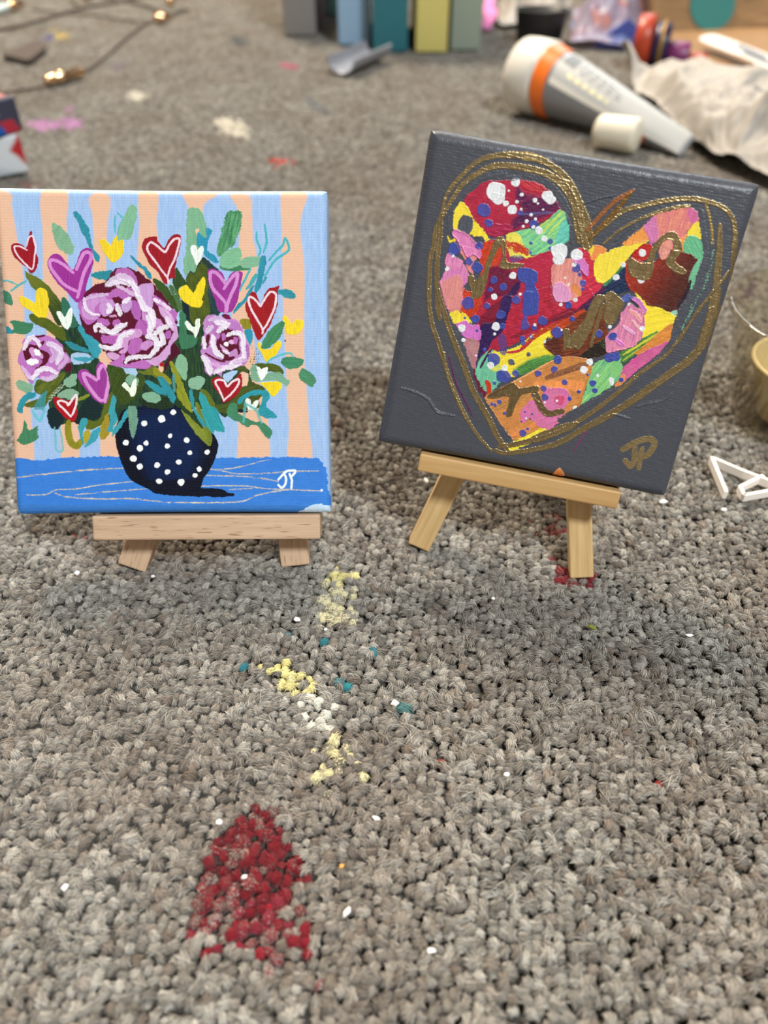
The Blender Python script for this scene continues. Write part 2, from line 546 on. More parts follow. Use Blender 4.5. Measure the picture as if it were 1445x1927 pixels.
    # hearts of the top left
    def heart(key, pts, fill, line=None, lw=26, lc='#ecd0da', **kw):
        p.poly(key, pts, fill, edge=.14, var=.16, h=.09, **kw)
        for l in (line or []):
            p.stroke(key, l, lw * .88, lc, edge=.07, h=.07, var=.12, taper=.15, dry=.06)
    RED, PUR, YEL, WHI = '#9a1220', '#9c3093', '#f0d02a', '#eaf2ea'
    heart('A', [(115, 560), (140, 515), (200, 505), (250, 535), (280, 560), (300, 470), (320, 390), (350, 375), (355, 440), (375, 500), (390, 600), (420, 680), (400, 770), (360, 830), (320, 830), (280, 760), (220, 720), (150, 650)], RED,
          [[(290, 580), (220, 545), (160, 540), (155, 570), (190, 640), (270, 730), (350, 785), (375, 640), (385, 550), (370, 480), (350, 430), (310, 450), (290, 530)]], 22)
    heart('A', [(525, 690), (570, 625), (640, 630), (700, 690), (750, 750), (790, 790), (830, 720), (870, 610), (920, 560), (990, 570), (1010, 640), (1010, 740), (960, 880), (930, 1000), (940, 1060), (880, 1140), (820, 1140), (740, 1050), (640, 960), (560, 850), (520, 770)], PUR,
          [[(830, 790), (880, 670), (920, 610), (980, 615), (985, 680), (910, 830), (865, 1000), (840, 1095)], [(790, 825), (690, 740), (600, 695), (545, 700), (550, 770), (620, 870), (700, 960), (835, 1030)]], 42, '#d68ad0')
    heart('A', [(1080, 480), (1120, 460), (1170, 490), (1200, 520), (1240, 450), (1290, 420), (1340, 470), (1345, 560), (1320, 640), (1240, 720), (1190, 690), (1120, 590)], YEL)
    p.stroke('A', [(1255, 205), (1245, 290), (1255, 385)], 24, '#58b7c4'); p.stroke('A', [(1280, 170), (1345, 235)], 22, '#58b7c4'); p.stroke('A', [(1345, 240), (1300, 330), (1290, 470)], 30, '#62b8b0')
    p.poly('B', [(260, 80), (310, 80), (335, 140), (300, 330), (270, 440), (200, 465), (130, 450), (120, 390), (170, 270), (210, 160)], '#7fb593', var=.14, ang=70)
    p.poly('A', [(985, 850), (1070, 815), (1200, 800), (1240, 830), (1220, 890), (1150, 910), (1040, 890)], '#2b8b9a', var=.15, ang=0)
    heart('A', [(205, 1100), (250, 1090), (330, 1130), (380, 1150), (385, 1040), (420, 995), (490, 1010), (520, 1080), (525, 1200), (500, 1310), (410, 1310), (320, 1240), (230, 1180)], '#ecd02a')
    heart('A', [(610, 1260), (650, 1245), (700, 1310), (750, 1215), (785, 1240), (775, 1360), (740, 1440), (690, 1420), (640, 1340)], WHI)
    p.poly('D', [(5, 105), (80, 80), (140, 130), (150, 160), (40, 150)], '#2b8fa4')
    p.poly('D', [(105, 30), (200, 20), (300, 40), (360, 60), (340, 120), (280, 165), (180, 160), (120, 150), (130, 90)], '#3f7d5a', var=.15, ang=0)
    # upper middle
    p.poly('B', [(900, 115), (980, 115), (1040, 160), (1080, 280), (1100, 400), (1090, 480), (1050, 560), (1000, 600), (990, 700), (960, 820), (900, 810), (850, 850), (835, 700), (870, 560), (870, 350), (880, 200)], '#7bb08c', var=.12)
    p.poly('B', [(965, 345), (1010, 350), (990, 410), (970, 390)], PE, h=.02)
    p.poly('B', [(1000, 390), (1080, 440), (1090, 340), (1130, 340), (1160, 375), (1130, 420), (1110, 480), (1100, 580), (1180, 640), (1215, 700), (1190, 720), (1110, 680), (1060, 620), (1050, 550), (1000, 540), (985, 460)], '#2a8fae', var=.15)
    p.poly('B', [(1040, 690), (1100, 760), (1100, 900), (1130, 1050), (1130, 1200), (1100, 1370), (960, 1400), (900, 1300), (860, 1150), (860, 900), (900, 820), (960, 830)], '#5a651c', c2='#3c4a16', var=.25)
    p.stroke('B', [(1060, 700), (1150, 770), (1230, 830)], 60, '#1a3236', dry=.4)
    p.stroke('B', [(1130, 1000), (1160, 1150), (1190, 1270)], 80, '#1c3a44', dry=.45)
    p.stroke('B', [(830, 1050), (865, 1180), (880, 1330)], 60, '#12242e', dry=.2)
    heart('B', [(910, 550), (940, 520), (975, 540), (990, 580), (1030, 540), (1055, 545), (1045, 620), (1020, 700), (980, 750), (960, 700), (925, 620)], WHI)
    p.poly('B', [(750, 770), (800, 820), (860, 910), (870, 960), (790, 1000), (800, 1100), (740, 1060), (720, 950)], '#2f4a20', var=.2)
    p.poly('B', [(500, 900), (570, 910), (650, 960), (720, 1070), (800, 1180), (820, 1240), (760, 1240), (640, 1130), (570, 1040)], '#37521f', var=.25, ang=-45)
    p.stroke('B', [(680, 920), (720, 1020), (770, 1100)], 60, '#a9c8d8', dry=.15, var=.1)
    p.stroke('B', [(700, 980), (770, 1100), (800, 1230)], 70, '#4a6a3c', dry=.35)
    p.poly('B', [(760, 1290), (800, 1230), (830, 1280), (800, 1400), (750, 1390)], '#a9c8e6')
    heart('B', [(385, 530), (410, 470), (470, 430), (545, 435), (560, 480), (620, 550), (650, 520), (680, 460), (740, 410), (800, 410), (815, 450), (790, 600), (760, 700), (745, 800), (745, 880), (690, 895), (660, 950), (620, 930), (560, 820), (470, 730), (410, 620)], RED,
          [[(665, 870), (690, 780), (740, 680), (780, 550), (795, 460), (740, 460), (680, 530), (635, 600), (560, 540), (490, 495), (450, 530), (450, 590), (520, 690), (600, 800), (660, 880), (672, 935)]], 27)
    p.poly('B', [(260, 650), (300, 655), (340, 700), (420, 760), (470, 820), (490, 890), (450, 880), (400, 800), (330, 740)], '#2a8aa0', var=.15, ang=-45)
    heart('B', [(785, 1010), (850, 960), (900, 990), (945, 1045), (990, 960), (1040, 880), (1075, 900), (1060, 1040), (1040, 1120), (1055, 1150), (1010, 1205), (930, 1200), (850, 1150), (800, 1080)], '#f0d424')
    # upper right
    p.poly('C', [(240, 140), (300, 150), (340, 135), (380, 170), (375, 280), (350, 400), (300, 520), (200, 600), (130, 660), (100, 600), (130, 450), (170, 300), (200, 200)], '#3f8558', var=.3, ang=72, dryedge=.9, c2='#5b9a6c')
    p.poly('C', [(140, 740), (240, 770), (340, 740), (450, 760), (440, 800), (240, 810), (150, 790)], '#3c7d56')
    p.poly('C', [(150, 650), (200, 590), (280, 560), (350, 560), (370, 620), (360, 730), (270, 780), (160, 770), (135, 720)], '#7db890', var=.12, ang=30)
    p.poly('C', [(360, 720), (390, 670), (470, 650), (570, 650), (600, 700), (560, 750), (450, 775), (380, 770)], '#7fb392', var=.1, ang=0)
    TQ = '#46b0b8'
    p.stroke('C', [(540, 380), (540, 470), (580, 580), (555, 640)], 24, TQ); p.stroke('C', [(625, 295), (640, 400), (645, 500), (612, 605)], 26, TQ)
    p.stroke('C', [(670, 695), (750, 600), (820, 530), (850, 455), (890, 550), (870, 600), (750, 680), (690, 760), (620, 880)], 28, TQ)
    p.stroke('C', [(470, 780), (430, 860), (380, 960), (350, 1030)], 24, TQ); p.poly('C', [(510, 850), (550, 850), (530, 910), (440, 1010), (420, 990)], '#45a8ac')
    p.poly('C', [(580, 650), (630, 645), (640, 690), (630, 800), (600, 930), (550, 1040), (510, 1020), (540, 900), (560, 780)], '#2a8ca4', var=.15)
    p.poly('C', [(510, 950), (490, 1010), (430, 1120), (360, 1200), (290, 1275), (300, 1210), (400, 1100), (450, 1010)], '#2a8ca4', var=.15, ang=50)
    p.stroke('C', [(645, 875), (600, 940)], 24, '#3596a8')
    heart('C', [(5, 830), (30, 785), (80, 790), (160, 830), (200, 920), (240, 850), (310, 810), (380, 820), (370, 930), (340, 1060), (330, 1130), (270, 1240), (200, 1260), (120, 1240), (80, 1120), (20, 960)], '#9a3090',
          [[(190, 940), (110, 840), (40, 820), (30, 900), (60, 1000), (150, 1100), (200, 1170), (200, 1270)], [(180, 1000), (240, 910), (325, 830), (310, 950), (260, 1060), (222, 1160), (210, 1240)]], 42, '#d28ccd')
    p.poly('F', [(360, 130), (450, 115), (480, 190), (470, 230), (390, 220)], '#8c8420', var=.2)
    heart('C', [(470, 1050), (520, 1045), (560, 1130), (580, 1170), (620, 1070), (670, 1000), (730, 985), (785, 972), (770, 1030), (770, 1150), (740, 1260), (700, 1360), (640, 1470), (600, 1520), (560, 1560), (530, 1530), (480, 1400), (440, 1290), (415, 1180)], '#9e1018',
          [[(575, 1190), (520, 1120), (460, 1090), (450, 1140), (480, 1230), (550, 1350), (600, 1440), (600, 1490)], [(605, 1450), (660, 1370), (720, 1240), (745, 1150), (745, 1060), (690, 1035), (640, 1090), (580, 1190)]], 27, '#ecd6de')
    p.poly('C', [(770, 1020), (830, 1000), (900, 1010), (960, 1060), (950, 1105), (890, 1105), (800, 1070)], '#2b8c9c', var=.2, ang=-15)
    heart('F', [(815, 95), (860, 85), (890, 130), (920, 170), (970, 130), (1040, 130), (1055, 190), (1000, 270), (930, 290), (860, 270), (840, 190)], '#f2d528')
    heart('F', [(540, 390), (580, 370), (590, 440), (680, 440), (740, 380), (790, 350), (805, 400), (750, 510), (690, 560), (640, 590), (600, 510), (560, 440)], '#f0d024')
    p.poly('F', [(580, 430), (610, 350), (680, 240), (800, 140), (840, 160), (830, 230), (790, 310), (720, 400), (640, 440)], '#3f8558', var=.22, ang=55)
    p.poly('F', [(400, 240), (440, 225), (485, 245), (490, 330), (470, 410), (440, 370), (410, 300)], '#2a90ae')
    p.dots('F', [(850, 353, 9)], '#2a1a20')
    # right
    p.poly('F', [(500, 620), (560, 590), (680, 600), (770, 620), (825, 670), (820, 720), (700, 690), (560, 680), (500, 660)], '#4d5c18', var=.25, ang=-15)
    p.poly('F', [(800, 590), (840, 540), (920, 525), (1000, 545), (1050, 570), (1020, 630), (950, 660), (860, 650)], '#3f8560', var=.18, ang=0)
    p.stroke('F', [(640, 600), (700, 550), (820, 500), (910, 490), (940, 530)], 24, '#62bcc8')
    p.poly('F', [(1000, 720), (1030, 650), (1110, 680), (1170, 740), (1190, 810), (1150, 855), (1090, 830), (1020, 780)], '#4a8a66', var=.2, ang=-45)
    p.poly('F', [(300, 640), (420, 640), (470, 780), (600, 850), (640, 900), (560, 1000), (560, 1080), (340, 1130), (160, 1140), (100, 1100), (80, 1060), (240, 1020), (340, 920), (360, 860), (430, 800)], '#46541c', var=.3, dry=.12, ang=20)
    p.poly('F', [(360, 700), (440, 720), (430, 830), (380, 850), (350, 800)], PE, h=.02)
    p.poly('F', [(170, 740), (240, 690), (320, 680), (310, 720), (220, 800)], '#a9c8e8', h=.03)
    heart('F', [(560, 815), (680, 800), (770, 795), (815, 830), (790, 900), (720, 960), (680, 930), (620, 860)], '#f0d424')
    p.poly('F', [(470, 660), (510, 610), (540, 640), (550, 720), (650, 710), (760, 690), (840, 750), (900, 800), (860, 850), (780, 800), (640, 780), (520, 800), (470, 750)], '#7aa98c', var=.14, ang=-15)
    heart('F', [(530, 640), (560, 640), (590, 670), (620, 650), (660, 650), (650, 700), (610, 770), (575, 780), (555, 720)], '#eef4ee')
    p.poly('F', [(340, 1100), (430, 1110), (430, 1130), (350, 1130)], '#0c1c28')
    p.poly('F', [(330, 1010), (370, 960), (470, 900), (580, 885), (670, 910), (685, 960), (650, 1030), (650, 1080), (740, 1150), (745, 1190), (640, 1200), (560, 1150), (570, 1080), (600, 1000), (580, 950), (450, 960), (350, 1040)], '#2a92a0', var=.2, ang=20)
    heart('F', [(410, 1000), (440, 980), (470, 1000), (480, 1050), (530, 1000), (560, 1015), (530, 1080), (480, 1110), (440, 1100)], '#e8efe8')
    p.poly('F', [(215, 1140), (240, 1040), (320, 1040), (330, 1130), (400, 1180), (500, 1230), (620, 1250), (690, 1310), (705, 1370), (670, 1420), (620, 1380), (560, 1290), (480, 1270), (420, 1290), (350, 1240), (260, 1200)], '#418260', var=.2, ang=-25)
    p.stroke('F', [(410, 1020), (405, 1130), (390, 1240)], 30, '#58b0ac', trans=.2); p.stroke('F', [(420, 1040), (530, 1110), (560, 1180), (590, 1250)], 32, '#58b0ac', trans=.2)
    # lower left
    p.poly('D', [(360, 740), (420, 660), (520, 680), (640, 600), (700, 580), (690, 640), (620, 760), (560, 850), (500, 930), (430, 960), (280, 960), (270, 920), (440, 850), (380, 800)], '#4a5a1e', var=.25, c2='#5f6a22', ang=40)
    p.poly('D', [(165, 700), (200, 670), (280, 690), (350, 720), (340, 790), (300, 810), (200, 760)], '#80ab8c', var=.12, ang=-25)
    p.poly('D', [(185, 1000), (200, 900), (270, 820), (370, 800), (380, 850), (300, 890), (250, 960), (230, 1030)], '#2d8f9e', var=.15, ang=45)
    p.poly('D', [(420, 860), (470, 800), (510, 790), (490, 900), (470, 1000), (430, 980), (360, 980)], '#38949a', trans=.25)
    p.stroke('D', [(345, 990), (430, 1105), (490, 970)], 32, '#62c0c8', trans=.15)
    p.poly('D', [(180, 1300), (230, 1240), (265, 1100), (310, 1210), (410, 1160), (400, 1230), (410, 1300), (290, 1370), (210, 1350)], '#44825c', var=.15, edge=.3)
    p.poly('D', [(500, 1050), (560, 960), (620, 970), (700, 1040), (680, 1130), (640, 1190), (560, 1190)], '#12262a', edge=.35)
    p.poly('D', [(850, 1000), (980, 850), (1100, 920), (1110, 1000), (1050, 1090), (900, 1120), (860, 1160), (800, 1120)], '#14282a', edge=.35, dry=.1)
    p.poly('D', [(690, 680), (740, 630), (820, 590), (830, 660), (800, 740), (720, 740)], '#83ac90', var=.1, dry=.12)
    p.poly('D', [(620, 850), (680, 780), (780, 760), (850, 800), (840, 840), (760, 880), (700, 860)], '#86ac90', var=.1)
    p.stroke('D', [(520, 900), (600, 800), (690, 710)], 40, '#a8b49a', dry=.55)
    p.stroke('D', [(590, 1180), (600, 1260), (610, 1420), (680, 1430), (670, 1300), (645, 1180)], 24, '#6ab8b8', trans=.2)
    p.stroke('D', [(850, 880), (960, 830)], 36, '#7d8a2a')
    heart('D', [(575, 880), (600, 845), (660, 870), (740, 890), (800, 880), (845, 860), (830, 960), (840, 1040), (810, 1110), (760, 1115), (690, 1060), (610, 970)], '#a8121e',
          [[(770, 1065), (700, 990), (630, 920), (650, 890), (720, 910), (740, 940), (790, 870), (830, 830), (825, 930), (785, 1045)]], 26, '#f0dce0')
    p.stroke('D', [(745, 1120), (740, 1230), (770, 1340), (830, 1385), (880, 1330)], 76, '#9c9426', var=.25, c2='#7c7a1c')
    p.poly('D', [(950, 1100), (1070, 1100), (1130, 930), (1200, 800), (1260, 740), (1330, 740), (1280, 820), (1200, 960), (1130, 1120), (1000, 1200), (940, 1190)], '#5a661c', var=.15, ang=60)
    p.poly('D', [(910, 1230), (960, 1200), (990, 1260), (940, 1370), (905, 1330)], '#b0a030'); p.poly('D', [(1090, 1170), (1180, 1010), (1190, 1120), (1250, 1090), (1200, 1220), (1130, 1310), (1080, 1300)], '#a08c28', var=.2)
    p.poly('D', [(850, 1180), (880, 1090), (940, 1080), (950, 1130), (900, 1230), (910, 1380), (870, 1290)], '#3a9aa4', var=.12)
    p.poly('D', [(1080, 1170), (1080, 1240), (1020, 1340), (910, 1400), (970, 1290), (1010, 1220)], '#3a9cb0', var=.12)
    heart('D', [(845, 610), (860, 560), (930, 550), (980, 590), (1040, 620), (1040, 560), (1060, 490), (1120, 480), (1180, 560), (1195, 650), (1180, 760), (1160, 900), (1080, 915), (1000, 850), (930, 760), (860, 680)], '#9c3a96',
          [[(1045, 665), (960, 610), (905, 600), (930, 680), (1000, 790), (1080, 880), (1115, 885)], [(1070, 650), (1070, 570), (1120, 505), (1170, 580), (1180, 680), (1160, 790), (1140, 900)]], 44, '#d890d0')
    # vase
    p.poly('Z', [(495, 360), (520, 300), (570, 285), (740, 275), (820, 300), (890, 380), (925, 435), (910, 515), (865, 590), (835, 640), (680, 655), (620, 630), (545, 585), (505, 490), (490, 420)], '#050b1c', edge=.15, h=.05, var=.12)
    p.poly('Z', [(590, 300), (720, 290), (800, 330), (850, 420), (840, 520), (780, 600), (660, 600), (600, 520), (560, 400)], '#06204c', edge=.4, h=.03, var=.3, ang=88, soft=5.0, c2='#051a40')
    p.poly('H', [(-60, 650), (200, 622), (420, 635), (490, 660), (550, 690), (440, 710), (200, 702), (-60, 690)], '#060c20', var=.3, ang=0, dryedge=.5)
    p.poly('Z', [(620, 610), (660, 595), (840, 600), (830, 640), (680, 658)], '#060c20', dryedge=.3, ang=0)
    p.dots('Z', [(735, 307, 12), (686, 336, 16), (612, 354, 12), (533, 436, 13), (620, 438, 11), (593, 461, 14), (722, 408, 10), (710, 450, 11), (792, 427, 12), (806, 480, 10), (880, 476, 11), (565, 504, 14), (594, 539, 13), (667, 532, 12), (759, 519, 12), (710, 561, 12), (846, 549, 11), (828, 576, 10), (676, 601, 13), (769, 605, 14)], '#f2f4f4')
    # leaves over the vase
    p.poly('D', [(1160, 1220), (1190, 1130), (1180, 980), (1250, 780), (1310, 670), (1360, 660), (1340, 760), (1270, 850), (1250, 1000), (1280, 1080), (1230, 1200), (1320, 1080), (1380, 980), (1390, 1040), (1330, 1150), (1220, 1280), (1210, 1230)], '#3a9aa8', var=.15, ang=65)
    p.poly('E', [(320, 680), (400, 680), (500, 630), (600, 720), (700, 780), (640, 840), (520, 740), (400, 720)], '#6a7420', var=.2, ang=-30)
    p.poly('E', [(350, 980), (500, 1010), (660, 960), (740, 1000), (700, 1090), (500, 1090), (380, 1050)], '#1d2f1a', var=.3)
    p.poly('E', [(0, 640), (40, 620), (200, 660), (330, 720), (420, 760), (380, 900), (260, 1010), (180, 1060), (120, 1000), (50, 880)], '#3a4c1a', var=.35, ang=60, dry=.08)
    p.poly('E', [(200, 640), (290, 640), (330, 700), (300, 740), (210, 700)], '#a8c6e2', h=.03)
    p.poly('E', [(510, 650), (560, 660), (700, 780), (690, 830), (600, 760), (520, 720)], '#8f8c22', var=.15, ang=-40)
    p.poly('E', [(560, 620), (620, 640), (610, 700), (570, 660)], PE, h=.02)
    p.poly('E', [(700, 400), (740, 380), (800, 470), (790, 500), (720, 560), (620, 700), (640, 600), (690, 500)], '#4a0a24')
    p.dots('E', [(600, 610, 24)], '#b01020')
    p.poly('E', [(800, 1090), (900, 1160), (1040, 1290), (1120, 1390), (1140, 1480), (1100, 1490), (1020, 1420), (920, 1300)], '#7d8a30', var=.3, ang=-48, dryedge=.4)
    p.poly('E', [(750, 990), (900, 1080), (1040, 1250), (1040, 1310), (900, 1170), (760, 1060)], '#1f3a1c', var=.2)
    p.poly('E', [(690, 590), (730, 600), (790, 720), (850, 880), (880, 960), (930, 1100), (920, 1140), (840, 1060), (770, 960), (750, 800), (710, 700)], '#8c9226', var=.25, ang=-60)
    p.stroke('E', [(980, 1040), (1040, 1200), (1120, 1400), (1110, 1480)], 60, '#6f7c28', var=.3)
    p.stroke('E', [(730, 720), (730, 800), (740, 900)], 34, '#4f9a98', trans=.2)
    p.poly('E', [(1010, 880), (1110, 920), (1180, 1060), (1140, 1100), (1060, 980)], '#5f6c1c', var=.2)
    p.poly('E', [(740, 600), (770, 530), (820, 500), (870, 570), (880, 700), (860, 790), (800, 730), (750, 650)], '#84b490', var=.1, ang=75)
    p.poly('E', [(890, 800), (930, 755), (1000, 740), (1060, 750), (1070, 800), (1010, 880), (920, 870)], '#86b496', var=.1, ang=10)
    p.poly('E', [(385, 960), (430, 915), (520, 910), (595, 980), (540, 1030), (430, 1010)], '#7fae90', var=.1, ang=0)
    p.poly('E', [(410, 800), (450, 785), (540, 820), (620, 890), (650, 940), (600, 945), (500, 890)], '#2d8f9c', var=.15, ang=-35)
    p.poly('E', [(550, 760), (600, 740), (660, 800), (710, 880), (750, 970), (720, 1030), (640, 930)], '#2d8c9a', var=.15, ang=-50)
    p.poly('E', [(900, 900), (930, 890), (950, 980), (960, 1080), (1020, 1180), (1090, 1290), (1050, 1280), (960, 1150), (910, 1020)], '#2d929c', var=.15, ang=-60)
    p.poly('E', [(1010, 920), (1060, 940), (1130, 1060), (1200, 1090), (1240, 1200), (1290, 1310), (1280, 1350), (1180, 1330), (1150, 1370), (1090, 1280), (1020, 1050)], '#2f9aa0', var=.2, ang=-62, dryedge=.3)
    p.poly('E', [(230, 1070), (280, 1060), (330, 1080), (345, 1200), (330, 1310), (290, 1420), (250, 1350), (230, 1200)], '#6d9a84', var=.2, dryedge=.8)
    p.poly('E', [(210, 770), (260, 720), (340, 760), (340, 830), (320, 850), (240, 830)], '#84b49c', trans=.15)
    heart('E', [(165, 840), (200, 805), (240, 840), (260, 870), (290, 790), (320, 770), (325, 860), (310, 940), (270, 960), (240, 910)], '#ecf2e2')
    p.poly('E', [(800, 30), (860, 80), (880, 200), (870, 280), (990, 310), (960, 400), (860, 440), (800, 410), (790, 200)], '#3b7655', var=.15)
    heart('E', [(850, 160), (880, 135), (930, 190), (960, 200), (970, 130), (1010, 110), (1020, 160), (1000, 250), (970, 320), (940, 270), (880, 220)], '#eaf2e4')
    heart('F', [(45, 800), (90, 745), (160, 760), (220, 820), (280, 780), (350, 715), (378, 750), (370, 850), (320, 940), (260, 990), (190, 1025), (160, 1020), (150, 970), (100, 900)], '#a01020',
          [[(180, 1005), (130, 890), (88, 810), (110, 780), (180, 790), (215, 850), (270, 800), (340, 772), (335, 830), (270, 920), (185, 995)]], 25, '#f0d8de')
    p.poly('D', [(780, 380), (960, 380), (980, 470), (800, 490)], '#a8c4e0', h=.02)
    p.poly('D', [(840, 90), (890, 70), (960, 140), (1060, 240), (1100, 330), (1060, 420), (990, 400), (930, 260), (860, 150)], '#3597a8', var=.18, ang=-55)
    p.poly('D', [(700, 255), (760, 250), (860, 290), (970, 340), (960, 370), (860, 350), (760, 320)], '#2f8795', var=.15, ang=-25)
    p.poly('D', [(800, 430), (880, 410), (1010, 420), (1000, 450), (920, 470), (840, 455)], '#3f9cb0', var=.12, ang=0)
    # ------------------------------------------------ roses
    MA, PK, LT, WH = '#5a0a28', '#b868b5', '#d4a4d2', '#ece4f0'
    def pet(key, pts, c, **kw): p.poly(key, pts, c, edge=.18, var=.12, h=.13, ridge=.4, **kw)
    def wh(key, pts, w, c=WH, tr=.1): p.stroke(key, pts, w, c, edge=.22, h=.2, var=.12, ridge=.5, trans=tr, taper=.3)
    p.poly(None, [(150, 590), (165, 545), (200, 528), (215, 506), (240, 504), (262, 513), (285, 530), (300, 548), (318, 570), (330, 590), (332, 620), (325, 650), (305, 672), (280, 690), (240, 692), (215, 685), (195, 660), (180, 640), (158, 622)], MA, edge=.3, h=.08)
    pet('B', [(90, 830), (160, 770), (250, 790), (310, 860), (340, 960), (260, 960), (130, 900)], '#b567ae')
    pet('A', [(850, 1170), (900, 1120), (1000, 1050), (1180, 1050), (1240, 1000), (1440, 1000), (1400, 1160), (1240, 1200), (1120, 1260), (1060, 1330), (960, 1390), (880, 1300)], PK)
    pet('A', [(900, 1180), (1000, 1110), (1120, 1080), (1160, 1130), (1060, 1170), (1020, 1260), (1060, 1330), (940, 1340), (890, 1260)], '#c890cc')
    pet('B', [(350, 990), (390, 950), (470, 940), (510, 960), (510, 1100), (480, 1240), (390, 1250), (350, 1150)], '#c89ad0')
    pet('B', [(510, 1070), (600, 1120), (700, 1200), (770, 1270), (740, 1370), (690, 1400), (600, 1250), (520, 1150)], PK)
    pet('B', [(270, 1130), (350, 1160), (370, 1300), (330, 1340), (270, 1260)], '#b060b0')
    pet('B', [(390, 1230), (480, 1300), (600, 1340), (610, 1400), (480, 1445), (390, 1350)], '#c98cc8')
    p.poly('B', [(500, 1170), (560, 1200), (620, 1300), (660, 1390), (610, 1390), (570, 1290)], MA, h=.02)
    pet('B', [(560, 1210), (640, 1230), (720, 1320), (760, 1400), (740, 1470), (680, 1420)], '#d6a6d6')
    pet('E', [(310, 200), (340, 130), (400, 120), (450, 180), (440, 280), (380, 290), (330, 240)], '#b060ae')
    pet('E', [(20, 300), (150, 270), (220, 230), (360, 230), (380, 300), (250, 350), (230, 450), (180, 500), (130, 480), (190, 430), (110, 440)], '#cf98cc')
    pet('E', [(240, 400), (280, 340), (370, 330), (390, 400), (370, 460), (290, 510), (240, 480)], '#b565b2')
    pet('E', [(30, 600), (100, 560), (180, 480), (200, 530), (190, 610), (420, 560), (490, 610), (440, 660), (300, 650), (150, 640)], '#bb6cb8')
    pet('E', [(370, 400), (420, 350), (500, 360), (500, 400), (440, 450), (380, 450)], '#c88cc6')
    pet('E', [(430, 570), (560, 520), (640, 430), (700, 330), (740, 230), (770, 210), (770, 330), (700, 410), (690, 500), (600, 590), (540, 630), (480, 610)], '#cf9fd0')
    pet('E', [(630, 270), (690, 240), (700, 310), (650, 330)], '#b060b0')
    pet('E', [(0, 500), (60, 480), (140, 510), (110, 560), (30, 540)], '#d0a0cc')
    pet('E', [(-60, 320), (0, 310), (100, 300), (60, 370), (-40, 380)], '#b667b4')
    pet('A', [(1090, 1150), (1180, 1120), (1250, 1160), (1210, 1260), (1130, 1300), (1080, 1240)], '#c692cc')
    pet('B', [(170, 1130), (260, 1110), (270, 1210), (200, 1260), (160, 1200)], '#c49ad0')
    pet('D', [(1060, 0), (1180, 10), (1180, 80), (1080, 60)], PK); pet('D', [(1220, 20), (1300, 10), (1300, 60), (1240, 80)], PK)
    pet('D', [(1100, 170), (1200, 190), (1290, 190), (1240, 270), (1140, 250)], '#b55fb0')
    wh('B', [(0, 960), (90, 900), (180, 870), (260, 920), (320, 1000), (345, 1095)], 75, '#e2d4ea', .25)
    wh('B', [(100, 960), (180, 1000), (260, 1050), (330, 1080)], 40, '#dcbcdc')
    wh('B', [(240, 920), (310, 990), (340, 1090)], 50)
    wh('A', [(1180, 970), (1300, 920), (1400, 960)], 50, '#e8dcee')
    wh('A', [(915, 1110), (925, 1200), (990, 1270), (1075, 1290)], 34); wh('A', [(910, 1130), (1010, 1085), (1160, 1065)], 40, '#d8c4e0', .3)
    wh('B', [(360, 1100), (400, 1200), (480, 1250), (505, 1340), (480, 1445)], 75); wh('B', [(520, 1115), (600, 1165), (690, 1225)], 44)
    wh('E', [(450, 90), (480, 180), (460, 300)], 70); wh('E', [(440, 310), (530, 330), (545, 420), (500, 490)], 66)
    wh('E', [(520, 280), (600, 220), (690, 185)], 56); wh('E', [(595, 270), (610, 370), (545, 400)], 66)
    wh('E', [(-30, 415), (60, 430), (115, 400), (150, 310), (280, 250)], 48); wh('E', [(-60, 250), (0, 250), (80, 270), (140, 220), (225, 165)], 48)
    wh('E', [(210, 595), (230, 550), (330, 530), (450, 530), (500, 490)], 50); wh('E', [(660, 110), (700, 200)], 64, '#e8d8ec')
    wh('B', [(590, 1160), (660, 1250), (710, 1330)], 40, '#dcb4dc', .2)
    p.poly('B', [(60, 1100), (150, 1100), (170, 1160), (100, 1170)], MA, h=.04); p.poly('B', [(40, 1270), (130, 1290), (200, 1340), (260, 1330), (320, 1350), (260, 1400), (180, 1400), (60, 1390), (20, 1330)], MA, h=.04)
    pet('B', [(60, 1370), (110, 1330), (150, 1360), (140, 1410), (80, 1410)], '#b565b0')
    wh('B', [(20, 1180), (40, 1220), (10, 1260)], 60); wh('B', [(115, 1185), (145, 1280)], 62); wh('B', [(190, 1150), (250, 1110)], 50)
    wh('B', [(30, 1300), (100, 1300)], 22, '#e0a0c8')
    wh('D', [(1035, 130), (1035, 80), (1090, 75), (1200, 150), (1280, 90), (1370, 55)], 52); wh('D', [(1090, 295), (1200, 325), (1290, 300), (1320, 200), (1440, 150)], 52)
    # small rose, left
    p.poly('D', [(190, 470), (200, 380), (240, 300), (240, 230), (330, 190), (400, 180), (480, 180), (560, 200), (640, 250), (700, 340), (760, 450), (700, 520), (640, 590), (560, 660), (480, 670), (400, 640), (350, 700), (300, 660), (240, 560)], '#c27cc2', edge=.25, h=.12, c2='#b46ab6')
    p.poly('D', [(250, 370), (300, 290), (390, 290), (430, 330), (520, 370), (530, 440), (450, 530), (380, 540), (440, 480), (400, 380), (340, 420), (290, 470), (260, 440)], MA, h=.04)
    pet('D', [(310, 330), (350, 310), (400, 340), (460, 390), (450, 440), (400, 400), (340, 410)], '#cf94cc'); pet('D', [(360, 490), (430, 440), (460, 460), (420, 510), (340, 520)], PK)
    p.poly('D', [(700, 510), (760, 480), (770, 570), (710, 580)], MA); p.poly('D', [(670, 310), (720, 350), (700, 370)], MA); p.stroke('D', [(380, 200), (480, 180)], 24, MA); p.stroke('D', [(440, 290), (470, 245)], 30, MA)
